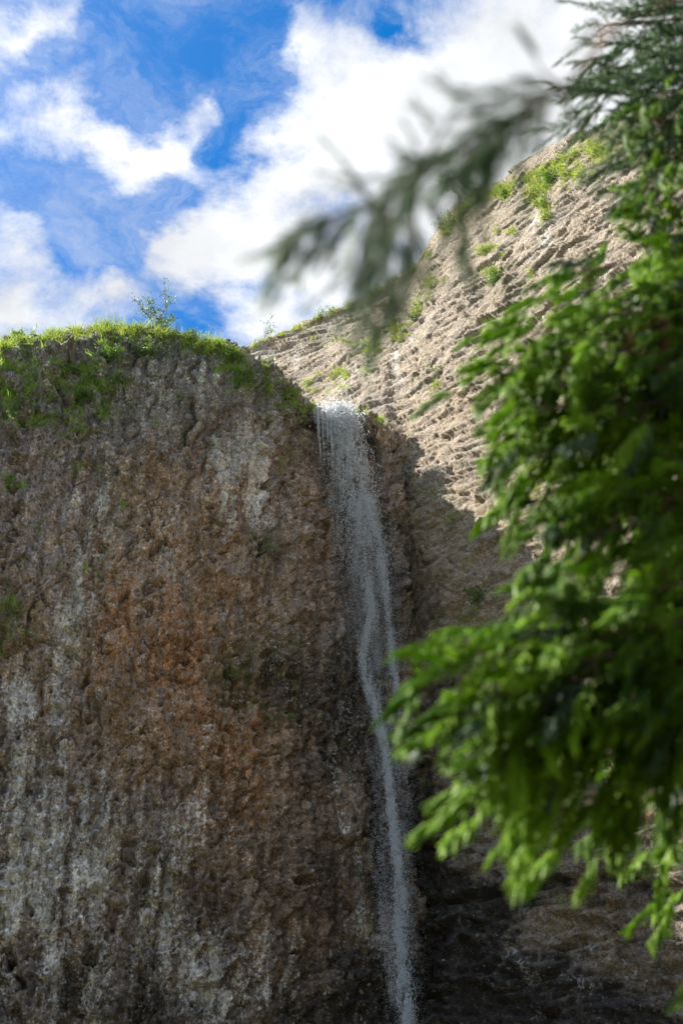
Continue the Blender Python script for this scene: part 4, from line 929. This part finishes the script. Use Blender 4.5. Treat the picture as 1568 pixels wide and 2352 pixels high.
T2L = (1.75, .25, 0.)
T2 = Conifer(T2L, 7.0, 'nearer conifer whose long blurred branch hangs across the sky', 8, .13)
r2 = random.Random(91)
def near(pts, dep0, dep1, n, sp_, rad, size=.9, tipspray=True, hang=(-.35, 0, -.95)):
    P = [px_at(x, y, dep0 + (dep1 - dep0) * i / (len(pts) - 1)) for i, (x, y) in enumerate(pts)]
    return P
main = [(1640, -60), (1400, 70), (1330, 165), (1285, 205), (1180, 270), (1080, 335), (960, 400), (870, 470), (760, 520), (660, 560)]
deps = [2.0, 2.1, 2.15, 2.2, 2.2, 2.2, 2.2, 2.25, 2.3, 2.3]
MP = [px_at(x, y, d_) for (x, y), d_ in zip(main, deps)]
T2.path([np.array([1.75, .25, 3.4]), (np.array([1.75, .25, 3.4]) + MP[0]) / 2 + np.array([0, 0, .1])] + MP, .0085)
def put(x, y, dep, dirpx, size, kind='b'):
    p = Vector(px_at(x, y, dep)) - T2.loc; dd = Vector(RT * dirpx[0] - UPV * dirpx[1] + FW * r2.uniform(-.3, .3))
    T2.items.append((p, dd.normalized(), r2.uniform(-2, 2), 't' if r2.random() < .88 else kind, r2.randrange(6), size))
def side(pts, dep, n, jit, size, dirpx, rad=.005):
    P = [px_at(x, y, dep) for x, y in pts]; T2.path(P, rad)
    A = np.array(pts, float); seg = np.concatenate([[0], np.cumsum(np.linalg.norm(np.diff(A, axis=0), axis=1))])
    n = int(n * 1.9)
    for i in range(n):
        u = (i + r2.random()) / n * seg[-1]; x = np.interp(u, seg, A[:, 0]) + r2.gauss(0, jit); y = np.interp(u, seg, A[:, 1]) + r2.gauss(0, jit)
        a = r2.gauss(0, .33); c_, s_ = math.cos(a), math.sin(a); dx_, dy_ = dirpx
        put(x, y, dep + r2.gauss(0, .05), (dx_ * c_ - dy_ * s_, dx_ * s_ + dy_ * c_), size * r2.uniform(.7, 1.2))
side([(1285, 205), (1180, 262), (1080, 340)], 2.2, 13, 16, .42, (-.7, .7))
side([(1290, 205), (1200, 230), (1090, 250)], 2.2, 6, 8, .36, (-1, .1))
side([(1180, 270), (1130, 330), (1090, 400)], 2.22, 9, 12, .42, (-.4, .9))
side([(1285, 205), (1250, 170), (1220, 130)], 2.2, 1, 4, .3, (-.4, -.9))
side([(1250, 235), (1240, 300)], 2.2, 1, 4, .36, (-.1, 1))
side([(1210, 265), (1185, 350)], 2.2, 2, 5, .36, (-.05, 1))
side([(1290, 210), (1325, 300)], 2.2, 1, 3, .40, (.45, 1))
side([(1080, 335), (960, 400), (930, 440)], 2.2, 10, 14, .40, (-.8, .5))
side([(1080, 335), (1060, 420), (1070, 520), (1060, 560)], 2.25, 10, 10, .36, (-.1, 1))
side([(960, 400), (950, 520), (950, 600)], 2.2, 11, 12, .38, (-.15, 1))
side([(890, 450), (880, 540), (900, 640)], 2.2, 10, 12, .38, (-.15, 1))
side([(870, 470), (830, 560), (840, 700)], 2.2, 12, 14, .40, (-.1, 1))
side([(960, 600), (900, 660), (860, 720)], 2.25, 7, 12, .36, (-.3, 1))
side([(860, 470), (820, 430), (800, 400)], 2.25, 3, 6, .32, (-.5, -.6))
side([(860, 470), (800, 480), (720, 520), (650, 560)], 2.28, 12, 10, .36, (-.55, .8))
side([(760, 510), (720, 560), (670, 620)], 2.3, 5, 8, .34, (-.5, .9))
side([(960, 400), (1000, 330), (1060, 230)], 2.2, 3, 8, .3, (-.5, -.7))
side([(1380, 50), (1310, 110)], 2.2, 1, 4, .32, (-.7, .5))
T2.finish()

#print('TRIS', sum((len(m.loops)-2*len(m.polygons)) for m in bpy.data.meshes), len(bpy.data.objects))
